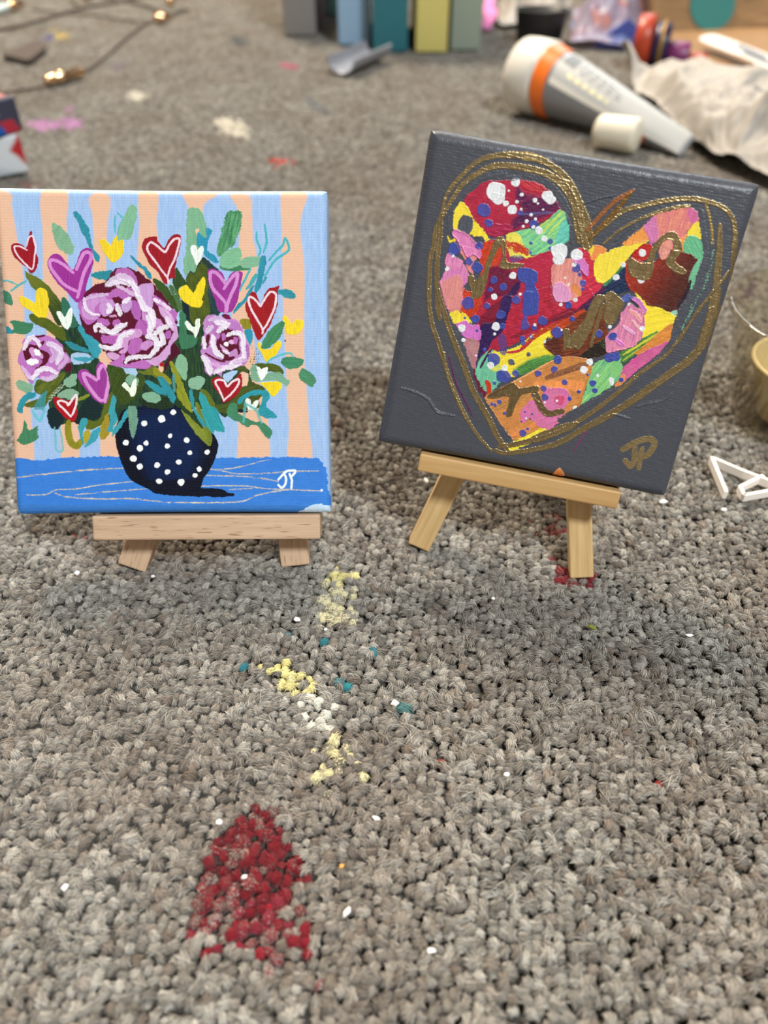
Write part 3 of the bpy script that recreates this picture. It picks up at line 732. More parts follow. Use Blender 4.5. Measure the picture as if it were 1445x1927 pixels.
    wh('D', [(520, 270), (600, 300), (660, 360), (640, 430), (620, 480)], 70, '#e6dcee', .2); wh('D', [(560, 330), (600, 400), (550, 470)], 60, '#d0b0d8', .3)
    wh('D', [(385, 350), (420, 390)], 66, '#f4f2f4', 0); wh('D', [(300, 475), (400, 465)], 66, '#f4f2f4', 0)
    wh('D', [(255, 330), (300, 230), (350, 205), (400, 240), (425, 290)], 52); wh('D', [(310, 645), (360, 640), (420, 570), (480, 540), (560, 560), (615, 590)], 52)
    wh('D', [(230, 520), (280, 590), (330, 650)], 44, '#d9b8e0'); wh('D', [(450, 645), (530, 655), (610, 620)], 54, '#dac4e0', .25); wh('D', [(690, 400), (720, 450), (640, 540)], 50, '#d6b4da', .3)
    # small rose, right
    p.poly('F', [(-50, 170), (0, 90), (60, 75), (150, 90), (210, 65), (270, 110), (340, 150), (380, 230), (400, 290), (460, 420), (450, 540), (400, 620), (300, 650), (190, 680), (140, 740), (80, 690), (30, 740), (-20, 690), (-40, 600), (-70, 500), (-60, 370), (-40, 260)], '#c58cc8', edge=.25, h=.12, c2='#b87abd')
    p.poly('F', [(130, 260), (170, 220), (240, 220), (330, 280), (350, 420), (350, 490), (250, 560), (160, 570), (140, 480), (90, 440), (110, 330)], MA, h=.03)
    p.poly('F', [(-20, 310), (20, 290), (10, 420), (-20, 400)], MA); p.poly('F', [(150, 70), (230, 75), (255, 120), (190, 110)], '#6b0f3a'); p.stroke('F', [(-20, 490), (80, 550), (190, 585)], 22, MA)
    pet('F', [(150, 280), (190, 280), (200, 340), (160, 350)], PK); pet('F', [(230, 350), (280, 345), (290, 390), (240, 390)], '#e0b0d8'); pet('F', [(130, 390), (180, 420), (230, 460), (230, 500), (170, 470)], '#d6a4d2')
    pet('F', [(230, 490), (300, 440), (330, 470), (320, 520), (240, 530)], '#c088c0'); pet('F', [(200, 160), (270, 130), (350, 170), (370, 230), (330, 240), (240, 210)], '#b878bc'); pet('F', [(400, 400), (450, 400), (455, 520), (410, 540)], '#b070b8')
    pet('F', [(40, 180), (100, 150), (140, 300), (110, 340), (60, 250)], '#b674ba'); pet('F', [(290, 320), (330, 330), (320, 390), (290, 380)], PK)
    p.dots('F', [(205, 390, 28)], '#f6f2f4')
    wh('F', [(20, 130), (110, 110), (220, 170)], 50, '#d9c6e2', .3); wh('F', [(90, 150), (130, 165), (220, 175), (150, 225), (115, 255)], 56); wh('F', [(220, 290), (300, 270), (370, 290), (390, 370), (390, 460), (400, 520), (340, 570), (250, 600)], 56)
    wh('F', [(60, 310), (60, 390), (90, 470), (160, 530)], 66); wh('F', [(-10, 260), (50, 200)], 56, '#dcc8e2'); wh('F', [(-45, 320), (-25, 440)], 44); wh('F', [(-50, 530), (0, 600), (30, 700)], 76)
    wh('F', [(80, 700), (160, 655), (260, 640), (360, 600)], 56); wh('F', [(40, 600), (140, 640)], 44, '#dca8d8'); wh('F', [(170, 470), (235, 490)], 28); wh('F', [(300, 590), (420, 560)], 50, '#d4b2da', .2)
    # signature
    SG = dict(edge=.05, h=.06, var=.05, taper=.1)
    for l in ([(920, 555), (970, 500), (1000, 480), (1060, 475)], [(965, 500), (985, 540), (980, 590), (950, 625), (920, 600)], [(1015, 505), (1035, 560), (1030, 630)], [(1060, 475), (1062, 495), (1030, 530)]):
        p.stroke('H', l, 19, '#eef4fa', **SG)
    p.dots('H', [(1290, 645, 11)], '#dcecfa')
# ================================================================== right canvas: patchwork heart on grey
def paint_heart(p):
    p.mottle = 1.9; p.weave_amp = .022
    p.tile('I', 800, 280, 300); p.tile('J', 1080, 330, 320); p.tile('K', 800, 560, 300); p.tile('L', 1040, 560, 300); p.tile('Q', 680, 600, 765)
    GR = '#494c55'
    p.poly(None, [(600, 100), (1600, 100), (1600, 1100), (600, 1100)], GR, smooth=False, var=.06, ang=-8, h=.05, c2='#44474f', c2f=.5)
    D = dict(edge=.22, h=.09)
    # upper left lobe
    p.poly('I', [(350, 460), (450, 370), (530, 300), (640, 280), (760, 285), (880, 275), (1000, 300), (1090, 350), (1160, 420), (1210, 520), (1230, 560), (1000, 690), (780, 750), (640, 800), (560, 770), (450, 650), (380, 560)], '#c02440', var=.22, ang=60, c2='#a01a3c', **D)
    p.poly('I', [(830, 330), (900, 400), (1060, 440), (1200, 480), (1225, 545), (1050, 630), (900, 690), (780, 740), (800, 640), (880, 560), (820, 450)], '#45144e', var=.3, ang=25, soft=1.2, c2='#6a1440', **D)
    p.poly('I', [(560, 700), (700, 680), (780, 700), (780, 750), (640, 800), (570, 770)], '#a81c48', var=.2, ang=0, **D)
    p.poly('I', [(860, 290), (1000, 300), (1090, 350), (1060, 400), (960, 380), (880, 340)], '#c03038', var=.3, ang=-20, trans=.2, **D)
    p.poly('I', [(330, 480), (380, 530), (420, 600), (480, 680), (560, 780), (590, 860), (520, 850), (420, 780), (300, 760), (240, 740), (210, 800), (250, 620), (270, 540)], '#f5dc3c', edge=.4, h=.09, var=.08)
    p.poly('I', [(205, 790), (300, 760), (290, 830), (220, 840)], '#f2d838', edge=.4)
    p.poly('I', [(300, 660), (360, 600), (430, 630), (430, 720), (380, 770), (300, 730)], '#4e525e', var=.15)
    p.poly('I', [(440, 800), (520, 790), (540, 850), (460, 860)], GR); p.poly('I', [(590, 820), (680, 800), (720, 850), (620, 870)], '#4a5070', trans=.3)
    p.poly('I', [(1230, 545), (1330, 700), (1300, 830), (1130, 930), (980, 960), (880, 910), (770, 800), (860, 740), (1000, 720), (1120, 640)], '#69c398', var=.2, ang=45, c2='#8ccf80', **D)
    p.poly('I', [(1250, 640), (1330, 700), (1300, 830), (1180, 850)], '#66c4b0', var=.15, ang=45, soft=.5)
    for l, w in (([(1060, 760), (1240, 570)], 34), ([(1100, 790), (1260, 620)], 18), ([(1020, 720), (1130, 640)], 24)): p.stroke('I', l, w, '#c4dc58', var=.2, trans=.2)
    p.poly('I', [(500, 870), (740, 840), (860, 990), (1140, 930), (1160, 1060), (1150, 1360), (1330, 1520), (500, 1520), (560, 1200)], '#c42442', var=.22, ang=35, c2='#a81c3e', **D)
    p.poly('I', [(740, 790), (830, 750), (890, 860), (950, 960), (1010, 965), (870, 985), (760, 960), (740, 860)], '#ecdc58', edge=.4, h=.08)
    p.poly('I', [(730, 840), (850, 860), (930, 900), (930, 960), (830, 940), (760, 910)], '#c23a20', dry=.35, ang=-20, edge=.4)
    p.poly('I', [(500, 870), (690, 850), (660, 1050), (560, 1180), (510, 1300), (500, 1500), (330, 1500), (330, 1270), (420, 1290), (510, 1100), (480, 980)], '#c83a1a', var=.2, ang=70, **D)
    p.poly('I', [(580, 1080), (700, 1080), (840, 1150), (860, 1250), (760, 1400), (700, 1520), (540, 1520), (540, 1300), (570, 1200)], '#701038', var=.25, ang=60, soft=.8, **D)
    p.poly('I', [(800, 1240), (860, 1220), (760, 1460), (660, 1500), (730, 1360)], '#30124c', soft=.6, var=.2, ang=50)
    # middle crimson sweep
    p.poly('K', [(470, 160), (560, 20), (800, -20), (1150, -100), (1445, -120), (1500, 60), (1000, 330), (860, 400), (600, 500), (500, 460)], '#c6243e', var=.3, ang=32, c2='#9c1836', **D)
    p.poly('K', [(480, 200), (620, 60), (760, 0), (750, 120), (640, 220), (520, 250)], '#7c1030', var=.2, ang=40, soft=.5)
    p.poly('K', [(700, 0), (790, 0), (770, 100), (700, 300), (600, 400), (560, 480), (480, 560), (470, 640), (445, 640), (490, 450), (500, 250), (640, 210)], '#2e1452', var=.3, ang=65, soft=.3, **D)
    # left pinks
    p.poly('I', [(190, 950), (300, 990), (380, 1100), (390, 1200), (330, 1270), (330, 1400), (240, 1460), (190, 1445), (150, 1300), (135, 1200), (180, 1100)], '#d679bb', edge=.25, h=.2, var=.12, c2='#e08ab0')
    p.poly('I', [(155, 1210), (320, 1160), (335, 1390), (290, 1500), (220, 1480), (180, 1380)], '#de8c88', edge=.2, h=.12, soft=.8)
    p.poly('I', [(280, 880), (420, 900), (470, 990), (440, 1040), (430, 1150), (370, 1060), (340, 970)], '#de8684', edge=.25, h=.1)
    p.poly('I', [(230, 760), (290, 730), (400, 790), (470, 870), (510, 950), (490, 1000), (440, 960), (380, 980), (320, 880)], '#dc7fb4', edge=.25, h=.22, ridge=.8)
    p.poly('K', [(210, 150), (270, 120), (380, 150), (420, 200), (400, 240), (260, 240)], '#f5dc40', edge=.4)
    p.poly('K', [(280, 240), (370, 205), (420, 250), (490, 250), (505, 370), (440, 400), (350, 350), (310, 300)], '#d272c2', edge=.25, h=.15)
    p.poly('K', [(350, 380), (430, 370), (490, 410), (470, 560), (450, 650), (420, 620), (370, 480)], '#c09088', edge=.25, var=.2, c2='#b06a80')
    p.poly('K', [(445, 640), (500, 720), (540, 830), (560, 900), (530, 920), (450, 740)], '#6a1030', edge=.3)
    p.poly('K', [(460, 640), (520, 540), (600, 480), (700, 520), (740, 640), (700, 740), (620, 840), (580, 860), (510, 820), (470, 720)], '#6cbc98', edge=.4, var=.15, dryedge=.3)
    p.stroke('K', [(555, 760), (575, 800), (580, 870)], 44, '#c43418')
    p.stroke('K', [(500, 640), (540, 560), (600, 470)], 22, '#3c1048', dry=.3); p.stroke('K', [(600, 640), (680, 640)], 60, '#d8d858', dry=.4)
    p.poly('K', [(580, 500), (740, 480), (860, 420), (1000, 330), (1150, 250), (1190, 320), (1080, 420), (1190, 540), (900, 660), (760, 740), (690, 640), (650, 600)], '#f2dc38', edge=.4, dryedge=.5, var=.1, ang=30, h=.08)
    p.poly('K', [(800, 670), (880, 600), (1000, 540), (1190, 520), (1200, 560), (900, 690)], '#4d8a40', var=.4, ang=25, soft=.8, dry=.1)
    p.stroke('K', [(790, 360), (1000, 270), (1200, 170), (1445, 60)], 46, '#8c1430', var=.25); p.stroke('K', [(870, 470), (1000, 350), (1200, 240), (1445, 130)], 44, '#b83a1a', dry=.3)
    p.stroke('K', [(740, 500), (860, 480), (960, 400)], 24, '#b8283a', dry=.3); p.stroke('K', [(1000, 250), (1300, 160), (1445, 70)], 30, '#701830', dry=.15)
    p.poly('K', [(1140, 290), (1300, 190), (1445, 110), (1500, 300), (1300, 330), (1180, 380)], '#b84018', var=.3, ang=30, soft=.4, dry=.1)
    p.poly('K', [(1080, 420), (1180, 360), (1300, 260), (1445, 190), (1445, 560), (1290, 560), (1130, 500)], '#5a2416', var=.35, ang=20, soft=.3, dry=.08)
    p.poly('L', [(60, 340), (160, 240), (300, 120), (430, 40), (480, 0), (520, 100), (480, 250), (500, 300), (490, 500), (250, 550), (100, 520)], '#642814', var=.3, ang=20, soft=.3, c2='#7c3a18')
    p.poly('L', [(250, 525), (420, 400), (500, 380), (490, 500), (300, 565)], '#22170e', var=.3, dry=.1)
    p.poly('L', [(420, 400), (500, 380), (480, 470)], '#3c5a2c', dry=.5)
    # upper right lobe
    p.poly('J', [(0, 640), (150, 670), (190, 860), (250, 930), (130, 1050), (0, 1140), (-60, 1000)], '#c62844', var=.25, ang=38, **D)
    p.poly('J', [(270, 920), (420, 740), (450, 880), (480, 970), (360, 1020), (210, 1130), (90, 1140), (200, 1000)], '#12284c', var=.3, ang=38, **D)
    p.stroke('J', [(260, 930), (350, 830), (440, 730)], 50, '#3f7f58', var=.3, dry=.1); p.stroke('J', [(60, 1130), (180, 1040), (260, 960)], 40, '#4a1848', var=.2)
    p.poly('J', [(150, 610), (200, 595), (280, 625), (230, 700), (150, 720)], '#ee9048', edge=.2)
    p.poly('J', [(120, 620), (170, 600), (150, 690)], '#f0d440')
    p.poly('J', [(190, 700), (350, 620), (460, 580), (600, 555), (660, 545), (560, 620), (480, 690), (430, 750), (240, 920), (170, 830)], '#f4dc42', edge=.25, var=.08, dryedge=.2, **{'h': .09})
    p.poly('J', [(410, 580), (520, 480), (620, 440), (640, 540), (560, 570), (450, 590)], '#ee9a48', **D)
    p.poly('J', [(590, 400), (700, 330), (830, 295), (970, 268), (1040, 305), (1060, 390), (960, 480), (900, 640), (700, 580), (620, 500)], '#de7a7e', var=.1, c2='#e08c70', **D)
    p.poly('J', [(590, 400), (690, 350), (710, 430), (720, 520), (660, 580), (620, 500)], '#d278ac', soft=.6, edge=.2)
    p.poly('J', [(970, 280), (1040, 305), (1050, 380), (990, 400)], '#d2689c', soft=.5, edge=.2)
    p.poly('J', [(1060, 390), (1078, 540), (960, 525), (990, 450)], '#f4dc40', **D)
    p.poly('J', [(890, 560), (970, 500), (950, 600), (920, 650)], '#ec9c50', **D)
    p.poly('J', [(970, 510), (1082, 560), (1095, 715), (1040, 710), (930, 640)], '#68b888', var=.12, ang=-50, **D)
    p.poly('J', [(520, 980), (620, 1090), (760, 1110), (870, 1150), (850, 1230), (720, 1310), (600, 1380), (560, 1250), (550, 1100)], '#f2dc38', edge=.3, var=.08)
    p.poly('J', [(490, 680), (570, 590), (650, 580), (660, 640), (600, 720), (520, 730)], '#b81e18', **D)
    p.poly('J', [(435, 770), (480, 700), (660, 740), (800, 640), (930, 650), (1040, 700), (1070, 750), (990, 900), (960, 1000), (880, 1140), (780, 1185), (740, 1130), (620, 1100), (560, 1010), (480, 970), (435, 880)], '#a02a14', var=.35, ang=72, c2='#4c1c12', c2dir=-20, st_f=4.0, edge=.3, h=.12)
    p.stroke('J', [(1070, 730), (1010, 860), (1000, 950)], 60, '#72b890', dry=.3); p.stroke('J', [(990, 900), (950, 1010), (880, 1120)], 36, '#2a1424', dry=.25)
    p.poly('J', [(800, 1170), (880, 1140), (860, 1200)], '#9cd0b8', dry=.2)
    # lower right
    p.poly('L', [(850, 90), (1000, 110), (1110, 170), (1080, 250), (950, 330), (820, 380), (820, 250)], '#f4dc38', var=.1, ang=28, **D)
    p.poly('L', [(620, 480), (800, 370), (960, 310), (880, 400), (760, 500), (640, 600)], '#5f9a40', var=.45, ang=28, c2='#3a7038', st_f=8.0, **D)
    p.stroke('L', [(640, 520), (800, 420), (980, 310)], 24, '#c8cc40', dry=.25); p.stroke('L', [(640, 570), (780, 470)], 16, '#a8c040', dry=.2)
    p.poly('L', [(1085, 235), (1060, 400), (900, 480), (740, 520), (830, 430), (960, 320)], '#de8c3c', var=.2, ang=35, **D)
    p.poly('L', [(640, 640), (700, 580), (850, 480), (960, 430), (1050, 400), (960, 510), (780, 650), (650, 760), (610, 700)], '#d66c9a', var=.15, ang=35, c2='#c85090', **D)
    p.poly('L', [(560, 800), (640, 690), (660, 760), (600, 800)], '#e08c50', **D)
    p.poly('L', [(360, 620), (470, 560), (600, 540), (630, 640), (600, 740), (520, 810), (380, 900), (240, 975), (290, 850)], '#72c28c', var=.18, ang=65, c2='#8cc870', **D)
    # orange bar
    p.poly('K', [(540, 910), (700, 810), (860, 730), (1190, 555), (1440, 550), (1516, 620), (1445, 850), (1400, 990), (1270, 1080), (1000, 1210), (820, 1295), (740, 1240), (640, 1080)], '#e0924e', var=.22, ang=26, c2='#b8783c', c2f=.35, st_f=3.0, edge=.15, h=.12, ridge=.9)
    p.stroke('K', [(540, 910), (860, 735), (1180, 562)], 18, '#f0b070', h=.2)
    p.stroke('K', [(1100, 730), (1300, 660), (1480, 600)], 60, '#8a5838', var=.3, dry=.3); p.stroke('K', [(620, 1010), (900, 900), (1000, 800)], 70, '#b88044', var=.3, dry=.35)
    p.poly('K', [(1000, 770), (1420, 760), (1400, 860), (1300, 830), (1050, 820)], '#ee9450', soft=.4, var=.15)
    p.stroke('K', [(760, 1260), (900, 1210), (1060, 1100)], 40, '#e88c50', h=.15)
    p.poly('K', [(1100, 830), (1250, 820), (1320, 900), (1280, 980), (1250, 1070), (1130, 1200), (1040, 1190), (950, 1090), (880, 1140), (870, 1030), (980, 920), (1050, 950)], '#d87a9c', edge=.35, var=.15, c2='#d06aa8', h=.12)
    p.poly('K', [(1180, 900), (1260, 890), (1240, 980), (1190, 960)], '#d25078', soft=.3, h=.12)
    p.poly('K', [(830, 1300), (1000, 1210), (1050, 1180), (1110, 1220), (1040, 1280), (870, 1360)], '#f4e03c', edge=.2); p.poly('K', [(740, 1350), (820, 1300), (850, 1370), (780, 1395)], '#e8d83c', dry=.25)
    # thick pink dabs
    p.poly('L', [(490, 330), (600, 240), (620, 150), (700, 50), (760, 90), (830, 150), (830, 250), (800, 380), (700, 470), (600, 480), (500, 500), (480, 420)], '#d87fb2', edge=.3, h=.3, ridge=.5, var=.15, c2='#e08ca0')
    for l, w, c in (([(700, 120), (760, 160), (800, 220)], 40, '#e8a0a0'), ([(640, 260), (740, 330)], 30, '#e2a2c8'), ([(720, 210), (790, 290)], 26, '#eab0b4'), ([(560, 380), (640, 430)], 36, '#d878c0')): p.stroke('L', l, w, c, h=.2)
    p.poly('L', [(690, 0), (770, 0), (850, 100), (835, 150), (760, 60)], '#d07cc0', h=.35)
    p.poly('L', [(610, 10), (690, -30), (720, 10), (650, 40)], '#5060a8', dry=.25)
    p.poly('I', [(1150, 1070), (1310, 990), (1400, 1100), (1420, 1200), (1400, 1320), (1300, 1390), (1180, 1380), (1150, 1250)], '#e08a80', edge=.2, h=.25, var=.12, c2='#e49a90')
    p.poly('I', [(1155, 1250), (1230, 1210), (1320, 1300), (1300, 1390), (1180, 1380)], '#e09ac4', edge=.2, h=.2, soft=.3); p.stroke('I', [(1340, 1240), (1400, 1320)], 60, '#e08a3c', trans=.2)
    p.poly('I', [(1320, 980), (1430, 985), (1480, 1080), (1470, 1160), (1410, 1100), (1360, 1040)], '#d67cc2', h=.3)
    # blue drips
    BL = '#3c4a9e'
    p.poly('I', [(830, 1100), (920, 1075), (1010, 1110), (1020, 1180), (990, 1230), (1030, 1330), (1020, 1460), (1000, 1500), (900, 1500), (885, 1400), (910, 1240), (850, 1190)], BL, h=.12)
    p.poly('K', [(890, -40), (1020, -40), (1010, 60), (980, 130), (930, 180), (940, 270), (870, 295), (870, 240), (895, 150)], BL, h=.12, trans=.12)
    p.dots('I', [(535, 555, 62), (575, 675, 38), (265, 910, 60), (395, 1020, 35), (470, 1080, 50), (490, 880, 35), (985, 690, 45), (1135, 840, 25), (620, 1190, 35), (705, 1255, 35), (590, 1278, 22), (390, 1400, 60), (825, 1370, 40), (560, 1425, 28), (960, 855, 16), (1135, 900, 20), (1370, 1080, 40), (1400, 1140, 18), (1430, 1220, 30), (860, 580, 25), (1300, 1415, 32), (710, 345, 18), (955, 940, 14), (1430, 1270, 18)], BL, trans=.06)
    p.poly('I', [(770, 980), (870, 970), (860, 1020), (780, 1020)], '#3c4a8a', trans=.35); p.stroke('I', [(860, 590), (1000, 585), (1150, 575)], 20, '#5a62a0', trans=.3, dry=.2)
    p.dots('K', [(455, 195, 40), (685, 155, 42), (700, 260, 30), (880, 370, 26), (885, 410, 24), (1065, 210, 42), (985, 275, 25), (1195, 320, 48), (1335, 195, 22), (620, 560, 60), (710, 720, 62), (680, 700, 40), (820, 690, 30), (630, 775, 16), (1020, 690, 32), (1170, 650, 32), (1200, 570, 35), (1265, 770, 28), (1075, 825, 28), (1085, 905, 32), (1310, 915, 20), (1392, 855, 18), (720, 880, 18), (672, 945, 22), (605, 965, 16), (635, 975, 16), (720, 1050, 16), (905, 1035, 10), (970, 1055, 10), (885, 1230, 32), (925, 1190, 14), (1000, 1275, 16), (975, 885, 16), (960, 355, 20), (360, 185, 12), (470, 300, 14), (535, 475, 18), (950, 1100, 9), (870, 1125, 8)], BL, trans=.06)
    p.stroke('K', [(690, 350), (705, 430), (710, 500)], 74, '#4a3a80', trans=.2)
    p.dots('K', [(780, 585, 28), (938, 515, 20), (800, 600, 14)], '#5a5d68'); p.dots('L', [(418, 330, 36), (545, 355, 38), (520, 545, 46), (565, 535, 44), (45, 565, 40), (365, 775, 30), (385, 845, 26), (237, 855, 16), (155, 918, 20), (620, 745, 22), (318, 700, 12), (178, 195, 25), (140, 70, 32)], BL)
    WHT = '#e6e8ea'
    p.dots('I', [(645, 385, 84), (660, 450, 56), (730, 495, 27), (785, 550, 44), (820, 300, 42), (830, 480, 18), (875, 415, 18), (995, 465, 22), (1115, 430, 54), (1140, 460, 42), (1020, 495, 10), (1068, 552, 10), (757, 380, 11), (960, 600, 15), (1000, 635, 14), (920, 658, 18), (888, 703, 14), (980, 710, 17), (1030, 740, 38), (1080, 815, 30), (1220, 930, 80), (1210, 1000, 54), (1375, 960, 52), (1350, 1050, 22), (795, 1150, 31), (625, 1340, 30), (860, 1320, 14), (250, 975, 14), (195, 1090, 20), (1270, 1170, 12), (1360, 1370, 18), (1230, 1412, 16), (870, 545, 12), (1300, 1230, 14)], WHT, h=.1)
    p.dots('K', [(330, 280, 35), (345, 385, 18), (640, 262, 38), (630, 332, 14), (592, 615, 35), (720, 640, 28), (460, 527, 10), (995, 248, 14), (958, 355, 10), (1085, 400, 12), (1238, 296, 10), (860, 760, 10), (1193, 937, 12), (1085, 950, 10), (1430, 655, 30), (1360, 1005, 22), (915, 1095, 10)], WHT, h=.09)
    p.dots('L', [(340, 585, 32), (280, 655, 35), (530, 750, 26), (535, 780, 20), (810, 280, 25), (405, 710, 14), (205, 20, 16), (72, 65, 16), (520, 265, 18), (690, 60, 14)], WHT, h=.09)
    p.dots('J', [(580, 660, 32), (420, 760, 22), (360, 865, 28), (570, 885, 34), (15, 1060, 18)], WHT, h=.09)
    # grey brushed back round the heart
    GS = dict(edge=.3, h=.07, var=.08, dry=.12)
    p.stroke('I', [(230, 800), (230, 560), (340, 400), (480, 270), (620, 225), (720, 215)], 60, GR, **GS)
    p.stroke('I', [(560, 255), (700, 250), (850, 262)], 46, GR, edge=.3, h=.06, dry=.42)
    p.stroke('I', [(900, 230), (1080, 290), (1200, 400), (1290, 560), (1330, 700), (1330, 860)], 56, GR, **GS)
    p.stroke('J', [(300, 620), (420, 540), (560, 430), (660, 340)], 44, GR, edge=.3, h=.07, dry=.2)
    p.stroke('J', [(1080, 300), (1100, 480), (1120, 640), (1110, 800)], 44, GR, **GS)
    p.stroke('J', [(1090, 760), (1040, 960), (900, 1200), (830, 1445)], 60, GR, edge=.3, h=.07, dry=.2)
    p.stroke('L', [(1120, 220), (1080, 430), (900, 620), (700, 790), (480, 890), (240, 1010), (60, 1110)], 56, GR, edge=.35, h=.08, dry=.15)
    p.stroke('K', [(500, 880), (580, 1040), (680, 1180), (780, 1310)], 50, GR, edge=.35, h=.08, dry=.12); p.stroke('K', [(190, 120), (300, 400), (420, 660)], 40, GR, edge=.3, dry=.25)
    p.stroke('J', [(1190, 640), (1140, 860), (1040, 1060), (920, 1300)], 34, '#6aa888', dry=.62, edge=.3); p.stroke('K', [(210, 520), (270, 750), (340, 900), (430, 1080)], 18, '#5a2050', dry=.3)
    p.stroke('L', [(330, 1180), (260, 1280), (190, 1400)], 16, '#7a2a60', dry=.45); p.stroke('L', [(760, 760), (960, 560), (1060, 440)], 40, '#c08090', dry=.72, edge=.3); p.stroke('L', [(1000, 880), (1120, 760)], 60, '#c08070', dry=.8, edge=.3)
    # ridges of grey paint
    for l in ([(30, 790 + 0), (100, 850), (130, 900), (220, 960)],):
        p.stroke('Q', [(140, 245), (190, 260), (240, 290), (270, 330), (330, 345)], 10, '#50535d', h=.25); 
    p.stroke('L', [(760, 990), (860, 960), (1000, 930), (1080, 870)], 24, '#50535d', h=.25); p.stroke('L', [(480, 1090), (560, 1060), (700, 1100)], 20, '#50535d', h=.2)
    p.stroke('J', [(80, 240), (230, 190), (350, 170)], 14, '#51545e', h=.25); p.stroke('J', [(160, 350), (300, 230), (340, 190)], 14, '#51545e', h=.22); p.stroke('J', [(350, 560), (420, 500), (520, 420)], 16, '#51545e', h=.3)
    # gold
    GO = '#94805a'
    G = dict(metal=.78, h=.11, edge=.14, var=.14, ridge=.35, taper=.2)
    for l, w, w2 in (([(150, 580), (200, 400), (330, 240), (480, 110), (640, 60), (820, 55), (1000, 80), (1180, 170), (1300, 290), (1370, 420), (1400, 560), (1410, 700), (1400, 840)], 40, 70),
                     ([(155, 610), (240, 460), (330, 330), (460, 230), (600, 160), (760, 150), (960, 180), (1140, 240), (1250, 330), (1340, 470), (1370, 620), (1400, 800)], 44, 80),
                     ([(150, 590), (90, 740), (70, 880), (40, 1000), (30, 1200), (30, 1445), (35, 1500)], 46, 46), ([(140, 600), (130, 800), (110, 960), (100, 1150), (110, 1300), (110, 1445), (130, 1540)], 46, 54)):
        p.stroke('I', l, w, GO, w2=w2, **G)
    for l, w, w2 in (([(25, -60), (50, 200), (120, 420), (180, 620), (250, 820), (330, 1000), (420, 1170), (520, 1310), (600, 1395)], 46, 32), ([(115, -60), (190, 200), (260, 400), (330, 560), (380, 700), (440, 860), (510, 980), (580, 1110), (640, 1240), (690, 1320), (750, 1400)], 50, 56),
                     ([(170, 500), (190, 680), (270, 900), (360, 1100)], 26, 20)):
        p.stroke('K', l, w, GO, w2=w2, **G)
    p.stroke('L', [(-480, 1350), (-330, 1330), (0, 1245), (200, 1140), (400, 1010), (620, 840), (800, 680), (1000, 550), (1100, 440), (1200, 300), (1330, 120), (1430, 0)], 62, GO, w2=22, **G)
    p.stroke('L', [(-520, 1390), (-400, 1415), (0, 1340), (300, 1180), (500, 1070), (700, 950), (900, 810), (1100, 670), (1250, 560), (1350, 430), (1410, 260), (1450, 120)], 50, GO, w2=86, **G)
    p.poly('L', [(-200, 1270), (0, 1180), (150, 1130), (240, 1140), (150, 1210), (0, 1270), (-150, 1320)], GO, **{k: v for k, v in G.items() if k != 'taper'})
    for l, w, w2 in (([(90, 570), (300, 390), (420, 300), (560, 260), (760, 215), (960, 195), (1120, 215), (1280, 280), (1350, 370), (1370, 480), (1360, 620), (1340, 800), (1310, 1000), (1250, 1130), (1190, 1220)], 50, 34), ([(250, 580), (400, 460), (560, 370), (720, 310), (860, 270), (980, 258)], 24, 34),
                     ([(1240, 425), (1240, 620), (1225, 800), (1215, 950), (1190, 1100), (1150, 1250), (1080, 1460)], 46, 96), ([(1310, 810), (1260, 900), (1140, 1040), (1040, 1170), (900, 1410)], 20, 26), ([(-10, 130), (50, 300), (95, 430), (110, 590)], 100, 120)):
        p.stroke('J', l, w, GO, w2=w2, **G)
    p.stroke('J', [(1120, 240), (1160, 380), (1180, 590)], 22, '#b89848', metal=.7, dry=.4)
    p.stroke('J', [(110, 470), (300, 260), (430, 165), (510, 120)], 44, '#9a6038', dry=.3, metal=.4, h=.1); p.stroke('J', [(130, 540), (330, 330), (480, 150)], 44, '#8f6a38', dry=.35, metal=.8, h=.1)
    GP = {k: v for k, v in G.items() if k != 'taper'}; GP['h'] = .12
    p.poly('I', [(620, 850), (650, 800), (710, 805), (640, 950), (580, 1100), (540, 1270), (500, 1340), (420, 1360), (410, 1300), (385, 1160), (440, 1150), (455, 1190), (520, 1130), (560, 1000)], GO, **GP)
    p.poly('I', [(680, 850), (725, 830), (735, 950), (750, 1030), (880, 1035), (880, 1070), (770, 1095), (670, 1070), (700, 980)], GO, **GP)
    p.poly('J', [(450, 730), (500, 705), (540, 735), (610, 740), (660, 620), (740, 520), (840, 478), (900, 540), (918, 640), (860, 730), (940, 790), (955, 830), (890, 840), (780, 760), (790, 700), (840, 640), (840, 560), (770, 560), (700, 650), (680, 740), (650, 880), (540, 880), (480, 850)], GO, **GP)
    p.poly('J', [(720, 650), (750, 580), (830, 550), (830, 620), (770, 710), (730, 700)], '#e09484', h=.2)
    p.poly('L', [(100, 300), (150, 290), (160, 340), (250, 250), (300, 180), (340, 60), (400, -20), (480, -10), (420, 100), (350, 290), (250, 470), (200, 450), (180, 475), (130, 455), (100, 480)], GO, **GP)
    p.stroke('L', [(460, 60), (400, 250), (345, 440)], 36, GO, **G)
    p.poly('L', [(470, -10), (520, -60), (600, -10), (650, 60), (600, 150), (560, 240), (490, 245), (460, 180), (480, 80)], GO, **GP)
    p.poly('K', [(560, 890), (700, 810), (800, 770), (860, 820), (1020, 800), (1010, 860), (880, 880), (800, 1020), (780, 1070), (730, 1070), (760, 900), (620, 920)], '#867250', **GP)
    p.stroke('K', [(980, 820), (1040, 970), (1110, 1050), (1240, 1030)], 62, '#867250', **G)
